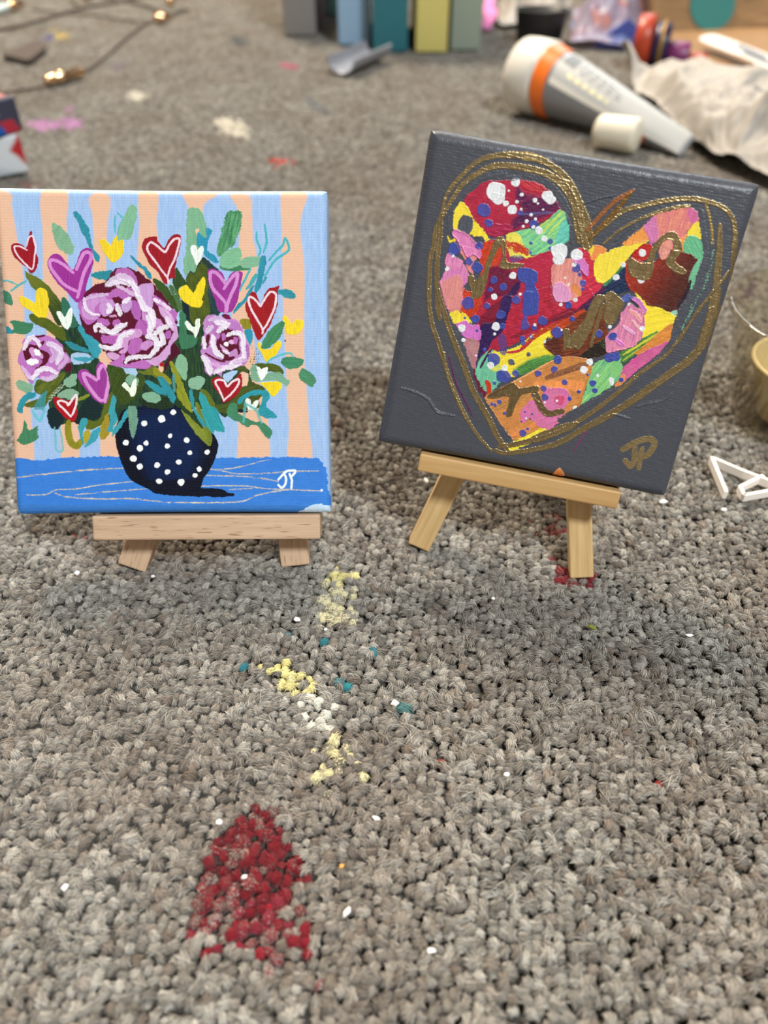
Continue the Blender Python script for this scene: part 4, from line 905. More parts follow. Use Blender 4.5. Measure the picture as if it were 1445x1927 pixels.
    # signature in gold, orange spot on the lower edge
    for l, w in (([(930, 465), (985, 435), (1025, 428), (1042, 445), (1020, 482), (995, 492)], 24), ([(972, 450), (970, 500), (957, 525), (937, 505)], 20), ([(998, 462), (990, 500), (986, 532)], 18)):
        p.stroke('Q', l, w, GO, metal=.6, h=.06, edge=.06, var=.12, taper=.1)
    p.poly('Q', [(685, 545), (702, 532), (720, 545), (722, 560), (685, 560)], '#e08a4c', h=.15, edge=.1)
    p.stroke('I', [(880, 90), (1000, 100)], 10, '#e8c878', metal=1.0)
# ================================================================== camera
cam = bpy.data.cameras.new('camera'); co = bpy.data.objects.new('camera', cam); C.objects.link(co)
cam.sensor_fit = 'VERTICAL'; cam.sensor_height = 36.0
cam.lens = FPX * 36.0 / FH
cam.clip_start = .005; cam.clip_end = 50
co.location = EYE; co.rotation_euler = (math.pi / 2 - PITCH, 0, 0)
cam.dof.use_dof = True; cam.dof.focus_distance = .230
cam.dof.aperture_fstop = cam.lens / 3.1
cam.dof.aperture_blades = 0
scene.camera = co

# ================================================================== light of the room
w = bpy.data.worlds.new('room_light'); scene.world = w; w.use_nodes = True
wt = w.node_tree
bg = wt.nodes['Background']
bg.inputs['Color'].default_value = (1.0, .88, .74, 1); bg.inputs['Strength'].default_value = .36
def area(name, loc, target, size, power, col, sy=None):
    l = bpy.data.lights.new(name, 'AREA'); l.energy = power; l.color = col
    l.shape = 'RECTANGLE' if sy else 'DISK'; l.size = size
    if sy: l.size_y = sy
    o = bpy.data.objects.new(name, l); C.objects.link(o)
    o.location = loc
    d = Vector(target) - Vector(loc)
    o.rotation_euler = d.to_track_quat('-Z', 'Y').to_euler()
    return o
area('window_light', (.75, -1.02, 2.05), (0, .22, 0), .34, 58, (.92, .97, 1.0))
area('far_window_light', (.9, 2.9, 1.9), (0, .4, 0), 1.1, 30, (.9, .96, 1.0), 1.2)
area('far_carpet_fill', (-.45, 1.6, 1.85), (-.1, 1.0, 0), .55, 84, (1.0, .85, .67))  # warm fill added to brighten the far carpet, not a lamp of the room
scene.view_settings.view_transform = 'Standard'
scene.view_settings.look = 'None'
scene.view_settings.gamma = 1
scene.view_settings.exposure = 0.0
scene.view_settings.use_curve_mapping = False
scene.cycles.use_denoising = True
scene.cycles.max_bounces = 8

# ================================================================== canvases
CL_T, CL_YAW, CL_LEAN, CL_IP = np.array([-0.06720, 0.17954, -0.16250 + CAM_H]), 0.04193, 0.58344, 0.02328
CR_T, CR_YAW, CR_LEAN, CR_IP = np.array([0.04239, 0.18324, -0.14760 + CAM_H]), -0.12596, 0.40731, 0.11623
ASP, SR = .9935, .9107
ML = rot('z', CL_YAW) @ rot('x', -CL_LEAN) @ rot('y', CL_IP)
MR = rot('z', CR_YAW) @ rot('x', -CR_LEAN) @ rot('y', CR_IP)
DEPTH = .012
pl = Painting(.1, .1 * ASP, ML, CL_T, '#98bbe8', N_GRID)
paint_flowers(pl)
canvas_paint = attr_paint('acrylic_paint', 'pigment', .52, spec=.16)
o = pl.build('painted_canvas', canvas_paint, DEPTH, rim=.0023, side='#98bbe8')
tag(o, 'small square canvas painted with pink roses and hearts in a dotted navy vase', 'painting')
pr = Painting(.1 * SR, .1 * SR * ASP, MR, CR_T, '#494c55', N_GRID)
paint_heart(pr)
grey_paint = attr_paint('glossy_acrylic_paint', 'pigment', .38, 700, .28, .42)
o = pr.build('painted_canvas', grey_paint, DEPTH, rim=.0031, side='#4a4d55')
tag(o, 'small dark grey canvas with a gold outlined patchwork heart', 'painting')

# ================================================================== easels
beech = wood('beech_wood', '#d0b394', '#b7967a', '#8a5c40', .75)
pine = wood('pine_wood', '#dcbf8a', '#bd9862', None, 0, 700)
tray_pine = wood('varnished_pine', '#cba56e', '#b58a54', None, 0, 500)

def on_plane(M, T, u, v, off):
    n = M @ np.array([0, 1.0, 0]); q = T + n * off
    d = ray(u, v)
    return EYE + d * ((n @ (q - EYE)) / (n @ d))

def easel(name, label, M, T, mat_leg, mat_tray, tray_px, legs, legw, top_z, loc):
    root = empty(name, loc)
    loc = np.asarray(loc)
    tag(root, label, 'easel')
    Mi = M.T
    # tray: a ledge under the canvas, its front a hair ahead of the cloth
    tl = Mi @ (on_plane(M, T, *tray_px[0], -.0012) - T); tr = Mi @ (on_plane(M, T, *tray_px[1], -.0012) - T)
    bl = Mi @ (on_plane(M, T, *tray_px[2], -.0012) - T); br = Mi @ (on_plane(M, T, *tray_px[3], -.0012) - T)
    top = -.0004
    hgt = top - (bl[2] + br[2]) / 2
    xl, xr = (tl[0] + bl[0]) / 2, (tr[0] + br[0]) / 2
    cen = np.array([(xl + xr) / 2, -.0012 + (DEPTH + .0012) / 2, top - hgt / 2])
    me = beam_mesh('tray', T + M @ cen - loc, M[:, 1] * 1.0, M[:, 2], M[:, 0], DEPTH + .0012, hgt, xr - xl, .0006)
    link('tray', me, mat_tray, root)
    th = .006
    n = M @ np.array([0, 1.0, 0])
    tops = []
    for (pt, pb) in legs:
        A = on_plane(M, T, *pt, DEPTH + .0002)
        # the foot stands on the carpet
        B = at(*pb, z=.0002)
        ax = A - B; ax /= np.linalg.norm(ax)
        la = Mi @ (A - T)
        # run up behind the canvas
        L = (top_z - la[2]) / (Mi @ ax)[2]
        top_p = A + ax * L
        # keep it behind the cloth
        lt = Mi @ (top_p - T)
        if lt[1] < DEPTH + .0002:
            top_p = top_p + n * (DEPTH + .0002 - lt[1]); ax = top_p - B; ax /= np.linalg.norm(ax)
        nn = n - ax * (n @ ax); nn /= np.linalg.norm(nn)
        wv = np.cross(nn, ax)
        cen = (top_p + B) / 2 + nn * th / 2
        me = beam_mesh('front_leg', cen - loc, wv, nn, ax, legw, th, np.linalg.norm(top_p - B), .0005)
        link('front_leg', me, mat_leg, root)
        tops.append(top_p)
    # cross bar behind, joining the legs, and the hinged prop at the back
    X_, N_, U_ = M[:, 0], M[:, 1], M[:, 2]
    zl = top_z - .012
    ys, xs = [], []
    for (pt, pb), tp in zip(legs, tops):
        B = at(*pb, z=.0002); lb, lt = Mi @ (B - T), Mi @ (tp - T)
        f = (zl - lb[2]) / (lt[2] - lb[2]); q = lb + (lt - lb) * f
        f2 = (zl + .006 - lb[2]) / (lt[2] - lb[2]); q2 = lb + (lt - lb) * f2
        f3 = (zl - .006 - lb[2]) / (lt[2] - lb[2]); q3 = lb + (lt - lb) * f3
        ys.append(max(q[1], q2[1], q3[1])); xs.append(q[0])
    yc = max(ys) + th * 1.06 + .0004
    cb = T + M @ np.array([(xs[0] + xs[1]) / 2, yc + .0025, zl])
    link('crossbar', beam_mesh('crossbar', cb - loc, U_, N_, X_, .008, .005, abs(xs[1] - xs[0]) + legw * 1.5, .0005), mat_leg, root)
    hp = cb + N_ * .0032
    foot = np.array([hp[0], hp[1] + hp[2] * .50, .0006])
    ax = hp - foot; ln = np.linalg.norm(ax); ax /= ln
    nn = np.array([0, 1.0, 0]); nn = nn - ax * (nn @ ax); nn /= np.linalg.norm(nn)
    link('back_leg', beam_mesh('back_leg', (hp + foot) / 2 + nn * .004 - loc, np.cross(nn, ax), nn, ax, legw, .006, ln, .0005), mat_leg, root)
    return root

easel('mini_easel', 'small beech easel holding the blue and peach flower painting', ML, CL_T, beech, beech,
      [(172, 968), (603, 966), (175, 1016), (602, 1016)], [((264, 1016), (247, 1069)), ((550, 1016), (556, 1065))], .0098, .072, at(400, 1066, 0))
easel('mini_easel', 'small pine easel holding the dark grey heart painting', MR, CR_T, pine, tray_pine,
      [(788, 855), (1166, 930), (786, 888), (1164, 958)], [((851, 903), (787, 1031)), ((1091, 955), (1095, 1088))], 0.0078, .056, at(940, 1060, 0))

# ================================================================== carpet
fl = mesh_np('floor', [(-2.5, -1.2, -.0042), (2.5, -1.2, -.0042), (2.5, 3.6, -.0042), (-2.5, 3.6, -.0042)], [(0, 1, 2, 3)], False)
o = link('floor', fl, plain('carpet_backing', '#4a4640', .95, var=.2, scale=200)); tag(o, kind='structure')

def loop_proto(nf, seed, core_seg):
    """one loop tuft of the carpet: a bundle of wool strands bent over a core (unit size)"""
    r = np.random.default_rng(seed)
    V, F, Cc = [], [], []
    # core
    su, sv = core_seg
    base = 0
    cv = []
    for i in range(sv + 1):
        th = math.pi * .62 * i / sv
        for k in range(su):
            a = 2 * math.pi * k / su
            cv.append((.50 * math.sin(th) * math.cos(a), .40 * math.sin(th) * math.sin(a), .44 * math.cos(th) + .40))
    cf = [(i * su + k, (i + 1) * su + k, (i + 1) * su + (k + 1) % su, i * su + (k + 1) % su) for i in range(sv) for k in range(su)]
    V += cv; F += cf; Cc += [.25 + .25 * r.random() for _ in cv]
    for q in range(nf):
        s = r.uniform(-1, 1)
        y0 = s * .40
        R_ = math.sqrt(max(1 - s * s * .8, .1))
        rad = .54 * R_ * r.uniform(.9, 1.1)
        tw = r.normal(0, .16); ph = r.uniform(0, 6)
        if r.random() < .05:
            rad *= r.uniform(1.1, 1.35); tw *= 2
        n = 7
        a0, a1 = r.uniform(-.3, .35), math.pi - r.uniform(-.3, .35)
        pts = []
        for i in range(n):
            a = a0 + (a1 - a0) * i / (n - 1)
            pts.append((rad * math.cos(a), y0 + tw * math.cos(a) + .03 * math.sin(ph + 3 * a), rad * .84 * math.sin(a) + .40))
        tv, tf = tube_np(pts, [.014, .024, .027, .028, .027, .024, .013], 3, False)
        b = len(V)
        V += [tuple(v) for v in tv]; F += [tuple(b + i for i in f) for f in tf]
        c = np.clip(r.normal(.62, .23), .0, 1.2)
        Cc += [c] * len(tv)
    me = bpy.data.meshes.new('wool_loop')
    me.from_pydata(V, [], F); me.update()
    for p_ in me.polygons: p_.use_smooth = True
    a = me.attributes.new('strand', 'FLOAT', 'POINT'); a.data.foreach_set('value', np.array(Cc, np.float32))
    return me

wt_ = NT('wool_pile')
st = wt_.attr('strand').outputs['Fac']
tone = wt_.attr('tone', 'INSTANCER').outputs['Fac']
stn = wt_.attr('stain', 'INSTANCER')
oi = wt_.new('ShaderNodeObjectInfo')
nzc = wt_.noise(700, wt_.new('ShaderNodeNewGeometry').outputs['Position'], 2)
v = wt_.math('ADD', wt_.math('MULTIPLY', st, .62), wt_.math('MULTIPLY', nzc.outputs[0], .12))
v = wt_.math('ADD', v, wt_.math('MULTIPLY', tone, .42))
colr = wt_.ramp(v, [(.22, '#413d37'), (.46, '#746f67'), (.68, '#938f87'), (1.0, '#cfccc3')])
warm = wt_.attr('warm', 'INSTANCER').outputs['Fac']
colr = wt_.mix(wt_.math('MULTIPLY', warm, .4), colr, lin('#7c6450'))
nzs = wt_.noise(1700, wt_.new('ShaderNodeNewGeometry').outputs['Position'], 2)
k_ = wt_.math('ADD', wt_.math('MULTIPLY', stn.outputs['Alpha'], 1.5), wt_.math('SUBTRACT', wt_.math('MULTIPLY', nzs.outputs[0], 2.8), 1.72))
k_ = wt_.math('ADD', k_, wt_.math('MULTIPLY', st, .3))
k_ = wt_.math('MULTIPLY', wt_.math('MULTIPLY', k_, 2.4, True), wt_.math('GREATER_THAN', stn.outputs['Alpha'], .02))
stc = wt_.mix(1.0, stn.outputs['Color'], wt_.math('ADD', .72, wt_.math('MULTIPLY', st, .4)), 'MULTIPLY')
wt_.set(Base_Color=wt_.mix(k_, colr, stc), Roughness=.85, Specular_IOR_Level=.2)
wt_.b.inputs['Sheen Weight'].default_value = .15
wool = wt_.m

protos = []
pc = bpy.data.collections.new('wool_loops')
for i, (nf, cs) in enumerate([(56, (10, 6))] * 5):
    me = loop_proto(nf, 100 + i, cs); me.materials.append(wool)
    po = bpy.data.objects.new('wool_loop_%d' % i, me); pc.objects.link(po); protos.append(po)
PITCH_L = .00252
def scatter():
    pts = []
    dy = PITCH_L * .88
    rows = int((1.62 - .015) / dy)
    for j in range(rows):
        y = .015 + j * dy
        half = (max(y, .02) * math.cos(PITCH) + CAM_H * math.sin(PITCH)) * (FW / 2 / FPX) * 1.12 + .03
        n = int(2 * half / PITCH_L)
        x = -half + (np.arange(n) + .5 * (j % 2)) * PITCH_L
        yy = y + .004 * np.sin(x * 22 + y * 15) + .002 * np.sin(x * 71 + 2)
        pts.append(np.stack([x, yy], 1))
    P = np.concatenate(pts)
    return P + rng.normal(0, PITCH_L * .17, P.shape)
P2 = scatter()
NP = len(P2)
tone_a = np.clip(rng.normal(.5, .23, NP) + .35 * (fbm(P2[:, 0] * 55, P2[:, 1] * 55, 3) - .5), 0, 1)
warm_a = np.clip((fbm(P2[:, 0] * 30, P2[:, 1] * 30, 8) - .42) * 1.6 + (rng.random(NP) < .06) * .8 + .12, 0, 1)
stain = np.zeros((NP, 4))
def in_poly(P, Q):
    ins = np.zeros(len(P), bool)
    n = len(Q)
    x, y = P[:, 0], P[:, 1]
    for i in range(n):
        (ax, ay), (bx, by) = Q[i], Q[(i + 1) % n]
        if ay == by: continue
        c = (ay > y) != (by > y)
        ins ^= c & (x < (bx - ax) * (y - ay) / (by - ay) + ax)
    return ins
def spill(px, col, dens, jit=.0016, lo=.0, prob=None):
    Q = np.array([at(u, v)[:2] for u, v in px])
    PP = P2 + rng.normal(0, jit, P2.shape)
    m = in_poly(PP, Q)
    a = np.clip(rng.normal(dens, .22, NP), lo, 1)
    if prob is not None: m &= rng.random(NP) < prob
    c = lin(col)
    stain[m, :3] = c; stain[m, 3] = a[m]
# paint spilt on the carpet
spill([(440, 1545), (470, 1508), (505, 1515), (520, 1550), (555, 1590), (572, 1625), (565, 1660), (540, 1690), (520, 1710), (470, 1712), (420, 1715), (375, 1705), (362, 1685), (385, 1640), (390, 1600), (400, 1570)], '#7c0e1e', .50, .0018)
spill([(465, 1580), (555, 1600), (560, 1650), (520, 1690), (420, 1705), (380, 1690), (420, 1650)], '#7e0c1c', .66, .0015)
spill([(370, 1702), (420, 1712), (530, 1700), (550, 1740), (565, 1790), (580, 1825), (540, 1828), (490, 1800), (440, 1770), (400, 1760), (372, 1775)], '#8a1e32', .36, .0026)
spill([(372, 1715), (430, 1725), (440, 1755), (375, 1760)], '#8a1022', .5, .002)
spill([(490, 1730), (545, 1745), (565, 1800), (570, 1822), (525, 1800)], '#8a1022', .46, .0024)
spill([(625, 1064), (660, 1068), (664, 1085), (645, 1100), (618, 1095)], '#ebe2a4', .66, .0018)
spill([(610, 1095), (665, 1090), (655, 1160), (600, 1180)], '#e8e0b8', .32, .002)
spill([(505, 1258), (545, 1240), (580, 1255), (590, 1290), (560, 1310), (530, 1300)], '#eae09c', .52, .0018)
spill([(540, 1300), (595, 1290), (620, 1330), (620, 1365), (575, 1350)], '#e6e4d8', .52, .0018)
spill([(600, 1350), (650, 1400), (690, 1440), (640, 1460), (590, 1400)], '#e8e0b0', .32, .003)
spill([(430, 1695), (500, 1690), (480, 1720)], '#b0182c', .6)
spill([(1020, 975), (1080, 968), (1110, 1000), (1060, 1010)], '#8c3a36', .28, .003)
spill([(1030, 1045), (1060, 1060), (1090, 1080), (1120, 1065), (1115, 1095), (1060, 1095)], '#8a2a30', .34, .0008)
for (u, v, r, c) in ((541, 1188, 5, '#3e8c98'), (647, 1281, 6, '#2f8a94'), (700, 1215, 6, '#2f8290'), (676, 1213, 4, '#4a9aa6'), (618, 1204, 4, '#3f8890'), (757, 1328, 6, '#5e8f8c'), (490, 1076, 4, '#a8c83a'), (1236, 1472, 6, '#b03a34'), (838, 1430, 4, '#b03a3a'), (200, 1820, 5, '#a81c34'), (20, 1754, 4, '#c03a50'), (697, 1315 + 700, 4, '#7a3030'), (460, 1310 - 60, 4, '#2f8290'), (1065, 1538, 4, '#4fb89a'), (310, 805, 6, '#b01c2c'), (138, 1000, 4, '#a01c24'), (165, 1003, 4, '#a01c24')):
    spill([(u - r * 1.6, v - r * 1.2), (u + r * 1.6, v - r * 1.2), (u + r * 1.6, v + r * 1.2), (u - r * 1.6, v + r * 1.2)], c, .42, .0002, .3)
# far spots
for px, c, d in (([(55, 225), (85, 220), (110, 230), (105, 240), (70, 245)], '#cf9cca', .62), ([(112, 222), (135, 215), (152, 225), (150, 240), (120, 240)], '#cf9cca', .62), ([(120, 200), (138, 198), (135, 208), (122, 208)], '#dc9cd4', .55),
                 ([(400, 235), (412, 218), (445, 220), (470, 240), (465, 255), (430, 250)], '#e6e0d0', .7), ([(235, 170), (270, 172), (282, 182), (255, 190), (238, 182)], '#e4e0d2', .6),
                 ([(503, 297), (525, 292), (543, 298), (540, 308), (515, 308)], '#d8453c', .9), ([(525, 115), (555, 118), (562, 127), (540, 128)], '#cc6a8c', .6), ([(568, 178), (590, 184), (622, 208), (610, 214), (585, 196)], '#7c8088', .5),
                 ([(430, 68), (450, 62), (472, 78), (460, 88), (440, 84)], '#686c6e', .7), ([(80, 70), (98, 62), (100, 72), (84, 76)], '#6a68a8', .8), ([(108, 62), (122, 60), (120, 72), (108, 72)], '#ecd050', .85), ([(92, 54), (106, 52), (104, 60), (94, 60)], '#d8c468', .6),
                 ([(205, 120), (235, 110), (240, 118), (215, 132)], '#8c8290', .4), ([(1330, 755), (1345, 755), (1345, 772), (1330, 772)], '#3a3c44', .7), ([(600, 795), (630, 790), (630, 806), (605, 806)], '#b8743a', .3), ([(1395, 535), (1425, 530), (1430, 550), (1400, 552)], '#6e5a66', .5), ([(1220, 245), (1240, 240), (1242, 262), (1225, 262)], '#d8d4cc', .5),
                 ([(25, 335), (60, 338), (80, 345), (40, 350)], '#8a4a48', .35)):
    spill(px, c, d * .72, .0025, .05)

pm = bpy.data.meshes.new('carpet_pile')
pm.vertices.add(NP)
zz = rng.normal(-.0034, .00025, NP)
pm.vertices.foreach_set('co', np.concatenate([P2, zz[:, None]], 1).astype(np.float32).ravel())
def pattr(n, ty, arr, key):
    a = pm.attributes.new(n, ty, 'POINT'); a.data.foreach_set(key, np.asarray(arr, np.float32).ravel())
pattr('tone', 'FLOAT', tone_a, 'value'); pattr('warm', 'FLOAT', warm_a, 'value')
pattr('stain', 'FLOAT_COLOR', stain, 'color')
rotv = np.stack([rng.normal(0, .18, NP), rng.normal(0, .18, NP), rng.normal(.15, .9, NP)], 1)
pattr('turn', 'FLOAT_VECTOR', rotv, 'vector')
scl = PITCH_L * np.clip(rng.normal(1.07, .14, NP), .72, 1.5)
pattr('size', 'FLOAT_VECTOR', np.stack([scl * rng.uniform(.95, 1.25, NP), scl * rng.uniform(.9, 1.15, NP), scl * rng.uniform(.85, 1.05, NP)], 1), 'vector')
a = pm.attributes.new('kind_of_loop', 'INT', 'POINT'); a.data.foreach_set('value', rng.integers(0, 5, NP).astype(np.int32))
pm.update()
pile = link('carpet_pile', pm, wool)
tag(pile, 'grey brown loop pile carpet with dried spots of paint', 'carpet', kind='stuff')
ng = bpy.data.node_groups.new('loops', 'GeometryNodeTree')
ng.interface.new_socket('Geometry', in_out='INPUT', socket_type='NodeSocketGeometry')
ng.interface.new_socket('Geometry', in_out='OUTPUT', socket_type='NodeSocketGeometry')
gi, go = ng.nodes.new('NodeGroupInput'), ng.nodes.new('NodeGroupOutput')
iop = ng.nodes.new('GeometryNodeInstanceOnPoints'); ci = ng.nodes.new('GeometryNodeCollectionInfo')
ci.inputs['Collection'].default_value = pc; ci.inputs['Separate Children'].default_value = True; ci.inputs['Reset Children'].default_value = True
def named(n, ty):
    q = ng.nodes.new('GeometryNodeInputNamedAttribute'); q.data_type = ty; q.inputs['Name'].default_value = n
    return q.outputs['Attribute']
iop.inputs['Pick Instance'].default_value = True
ng.links.new(gi.outputs[0], iop.inputs['Points']); ng.links.new(ci.outputs[0], iop.inputs['Instance'])
ng.links.new(named('kind_of_loop', 'INT'), iop.inputs['Instance Index'])
e2r = ng.nodes.new('FunctionNodeEulerToRotation'); ng.links.new(named('turn', 'FLOAT_VECTOR'), e2r.inputs[0])
ng.links.new(e2r.outputs[0], iop.inputs['Rotation']); ng.links.new(named('size', 'FLOAT_VECTOR'), iop.inputs['Scale'])
ng.links.new(iop.outputs[0], go.inputs[0])
md = pile.modifiers.new('loops', 'NODES'); md.node_group = ng
# ================================================================== things lying further back on the carpet
def bag_mat(name, col, **kw): return plain(name, col, **kw)

def box_at(name, label, u0, u1, v, back, high, edge_col, face_col, skew=0.0, top_col=None, cat='canvas', vmat=None):
    """a deep canvas standing on its edge: narrow painted edge towards us, picture sides left and right"""
    p0, p1 = at(u0, v), at(u1, v)
    ax = p1 - p0; wd = np.linalg.norm(ax); ax /= wd
    up = np.array([0, 0, 1.0]); bk = np.cross(up, ax)
    bk = bk * math.cos(skew) + ax * math.sin(skew)
    ax2 = np.cross(bk, up)
    base = (p0 + p1) / 2 + np.array([0, 0, .0004])
    bm = bmesh.new(); bmesh.ops.create_cube(bm, size=1)
    for q in bm.verts: q.co = Vector((q.co.x * wd, (q.co.y + .5) * back, (q.co.z + .5) * high))
    bmesh.ops.bevel(bm, geom=list(bm.edges), offset=.0022, segments=3, affect='EDGES', profile=.6)
    for f in bm.faces:
        f.smooth = True
        f.material_index = 1 if abs(f.normal.x) > .8 else 0
    me = bm_mesh(name, bm, True)
    o = link(name, me, [edge_col, face_col])
    o.matrix_world = Matrix(((ax2[0], bk[0], 0, base[0]), (ax2[1], bk[1], 0, base[1]), (0, 0, 1, base[2]), (0, 0, 0, 1)))
    return tag(o, label, cat, 'deep canvases standing in a row')

def cloth(n, c, **kw): return plain(n, c, rough=.6, var=.06, scale=400, bump=.1, **kw)
box_at('deep_canvas', 'deep canvas with a mid grey edge, leftmost of the row standing at the back', 535, 596, 69, .16, .17, cloth('grey_edge', '#86827f'), cloth('plum_face', '#5c4450'), .03)
box_at('deep_canvas', 'deep canvas with a light blue edge beside the teal one', 637, 696, 86, .16, .17, cloth('sky_edge', '#8fb0cc'), cloth('pale_face', '#7f9cb4'), .0)
box_at('deep_canvas', 'deep canvas with a dark teal edge between light blue and yellow ones', 701, 767, 99, .16, .17, cloth('teal_edge', '#256b76'), cloth('mist_face', '#7f9aa8'), .02)
box_at('deep_canvas', 'deep canvas with a pale yellow edge', 781, 841, 100, .16, .17, cloth('yellow_edge', '#cfc473'), cloth('dark_face', '#57503c'), .0)
box_at('deep_canvas', 'deep canvas with a sage green edge, rightmost of the standing row', 846, 903, 96, .16, .17, cloth('sage_edge', '#8f9c8d'), cloth('sage_face', '#76806f'), -.03)
b = box_at('deep_canvas', 'deep canvas with a sea green edge set back between grey and light blue ones', 608, 640, 30, .10, .14, cloth('sea_edge', '#6f9c94'), cloth('sea_face', '#4f6a68'), 0)

# two small painted canvases lying in a pile at the left
def slab(name, label, u0, v0, u1, v1, z0, hgt, back, painter, grp):
    p0, p1 = at(u0, v0, z0), at(u1, v1, z0)
    ax = p1 - p0; wd = np.linalg.norm(ax); ax /= wd
    up = np.array([0, 0, 1.0]); bk = np.cross(up, ax)
    n = 60
    bm = bmesh.new(); bmesh.ops.create_cube(bm, size=1)
    bmesh.ops.subdivide_edges(bm, edges=list(bm.edges), cuts=44, use_grid_fill=True)
    hs = np.array([wd, back, hgt]) / 2; rr_ = .0024
    for q in bm.verts:
        p_ = np.array(q.co) * 2
        p_ = np.sign(p_) * (1 - (1 - np.abs(p_)) ** 1.3) * hs
        k_in = np.clip(p_, -(hs - rr_), hs - rr_); dl = p_ - k_in
        nl = np.linalg.norm(dl)
        if nl > 1e-9: p_ = k_in + dl / nl * min(rr_, nl)
        q.co = Vector((p_[0] - wd / 2, p_[1] + back / 2, p_[2] + hgt / 2))
    me = bm_mesh(name, bm, True)
    c = np.zeros(len(me.vertices) * 3, np.float32); me.vertices.foreach_get('co', c); c = c.reshape(-1, 3)
    color_attr(me, 'pigment', painter(c[:, 0], c[:, 1], c[:, 2] / hgt))
    o = link(name, me, canvas_paint)
    o.matrix_world = Matrix(((ax[0], bk[0], 0, p1[0]), (ax[1], bk[1], 0, p1[1]), (0, 0, 1, z0), (0, 0, 0, 1)))
    return tag(o, label, 'canvas', grp)
def mixc(base, items):
    c = np.array(base)
    for m, col in items: c = c * (1 - m[:, None]) + lin(col) * m[:, None]
    return c
def pa(x, y, z):
    c = np.tile(lin('#cdd4da'), (len(x), 1))
    wob = .004 * (vn(x * 90, z * 4, 2) - .5)
    m1 = sstep(-.002, .002, (x + .0105 + wob) - np.abs(z - .62) * .026) * (y < .02)
    m2 = sstep(0, .004, .010 - abs(z * .022 - .002 + (x + .03) * .4 + wob)) * .7
    return mixc(c, [(m2, '#aab6be'), (m1, '#b02c30')])
def pb(x, y, z):
    c = np.tile(lin('#3f4052'), (len(x), 1))
    wob = .006 * (vn(x * 80, z * 3, 7) - .5)
    m1 = sstep(-.002, .002, -(x + .012 + wob) - (z - .1) * .022)
    m2 = sstep(-.001, .002, .006 - np.abs(x + .010 + (z - .2) * .012)) * (z < .42) * (y < .01)
    m3 = sstep(0, .01, y - .001) * (z > .9)
    m4 = sstep(0, .002, .0028 - np.abs(x + .018)) * sstep(.05, .1, .2 - np.abs(z - .68))
    return mixc(c, [(m1, '#1f58ac'), (m2, '#a83040'), (m4 * .5, '#9a9aa8'), (m3, '#b87c74')])
Z1 = .0006
slab('deep_canvas', 'grey white canvas with a red corner, under the blue one at the left', -60, 347, 57, 325, Z1, .0265, .075, pa, 'canvases piled at the left')
slab('deep_canvas', 'dark blue and red canvas lying on top of the grey white one', -60, 276, 47, 246, Z1 + .0265 + .0003, .0225, .075, pb, 'canvases piled at the left')

# ------------------------------------------------ grey gutter shaped offcut in front of the blue canvas
P0, P1 = at(642, 143), at(712, 112)
ax = P1 - P0; ln = np.linalg.norm(ax); ax /= ln
sd = np.cross(np.array([0, 0, 1.0]), ax)
V, F = [], []
nr, na = 10, 18
for lay_, rr in ((0, .0165), (1, .0148)):
    for i in range(nr + 1):
        for k in range(na + 1):
            a = R(-178 + 176 * k / na)
            V.append(P0 + ax * ln * i / nr + sd * math.cos(a) * rr * 1.0 + np.array([0, 0, (math.sin(a) * rr + .0172)]))
S_ = (nr + 1) * (na + 1)
ix = lambda l, i, k: l * S_ + i * (na + 1) + k
for i in range(nr):
    for k in range(na):
        F.append((ix(0, i, k), ix(0, i + 1, k), ix(0, i + 1, k + 1), ix(0, i, k + 1)))
        F.append((ix(1, i, k), ix(1, i, k + 1), ix(1, i + 1, k + 1), ix(1, i + 1, k)))
    for k in (0, na):
        F.append((ix(0, i, k), ix(1, i, k), ix(1, i + 1, k), ix(0, i + 1, k)))
for i in (0, nr):
    for k in range(na):
        F.append((ix(0, i, k), ix(0, i, k + 1), ix(1, i, k + 1), ix(1, i, k)))
o = link('plastic_trough', mesh_np('plastic_trough', V, F, True), plain('grey_plastic', '#8d919c', rough=.35))
tag(o, 'small grey half round plastic trough lying in front of the teal canvas', 'trough')

# ------------------------------------------------ big tube with a white cap
def frame(axv):
    axv = axv / np.linalg.norm(axv)
    s_ = np.cross(axv, [0, 0, 1.0]); s_ /= np.linalg.norm(s_)
    return axv, s_, np.cross(s_, axv)
RC = .0285
A0 = at(975, 207) ; A1 = at(1290, 293)
root = empty('paint_tube', A0); tag(root, 'large white and grey tube with a white cap and orange bands', 'tube')
tv = A1 - A0; tlen = np.linalg.norm(tv); tx, ts, tu = frame(tv)
def tube_ring(f):
    """centre, half width, half thickness, twist along the tube (f 0 cap end, 1 crimp)"""
    g = max(0, (f - .19) / .81)
    hw = RC * (1 - .04 * g) if g < 1 else RC
    hw = RC * (.97 - .62 * g)
    ht = RC * .97 * (1 - g) ** .85 + .0016 * g
    tw = -R(32) * g
    zc = ht * math.cos(tw) ** 2 ** 1 + hw * abs(math.sin(tw)) * (g ** .5) * .92
    zc = max(zc, math.sqrt((ht * math.cos(tw)) ** 2 + (hw * math.sin(tw)) ** 2)) + .0006
    return hw, ht, tw, zc
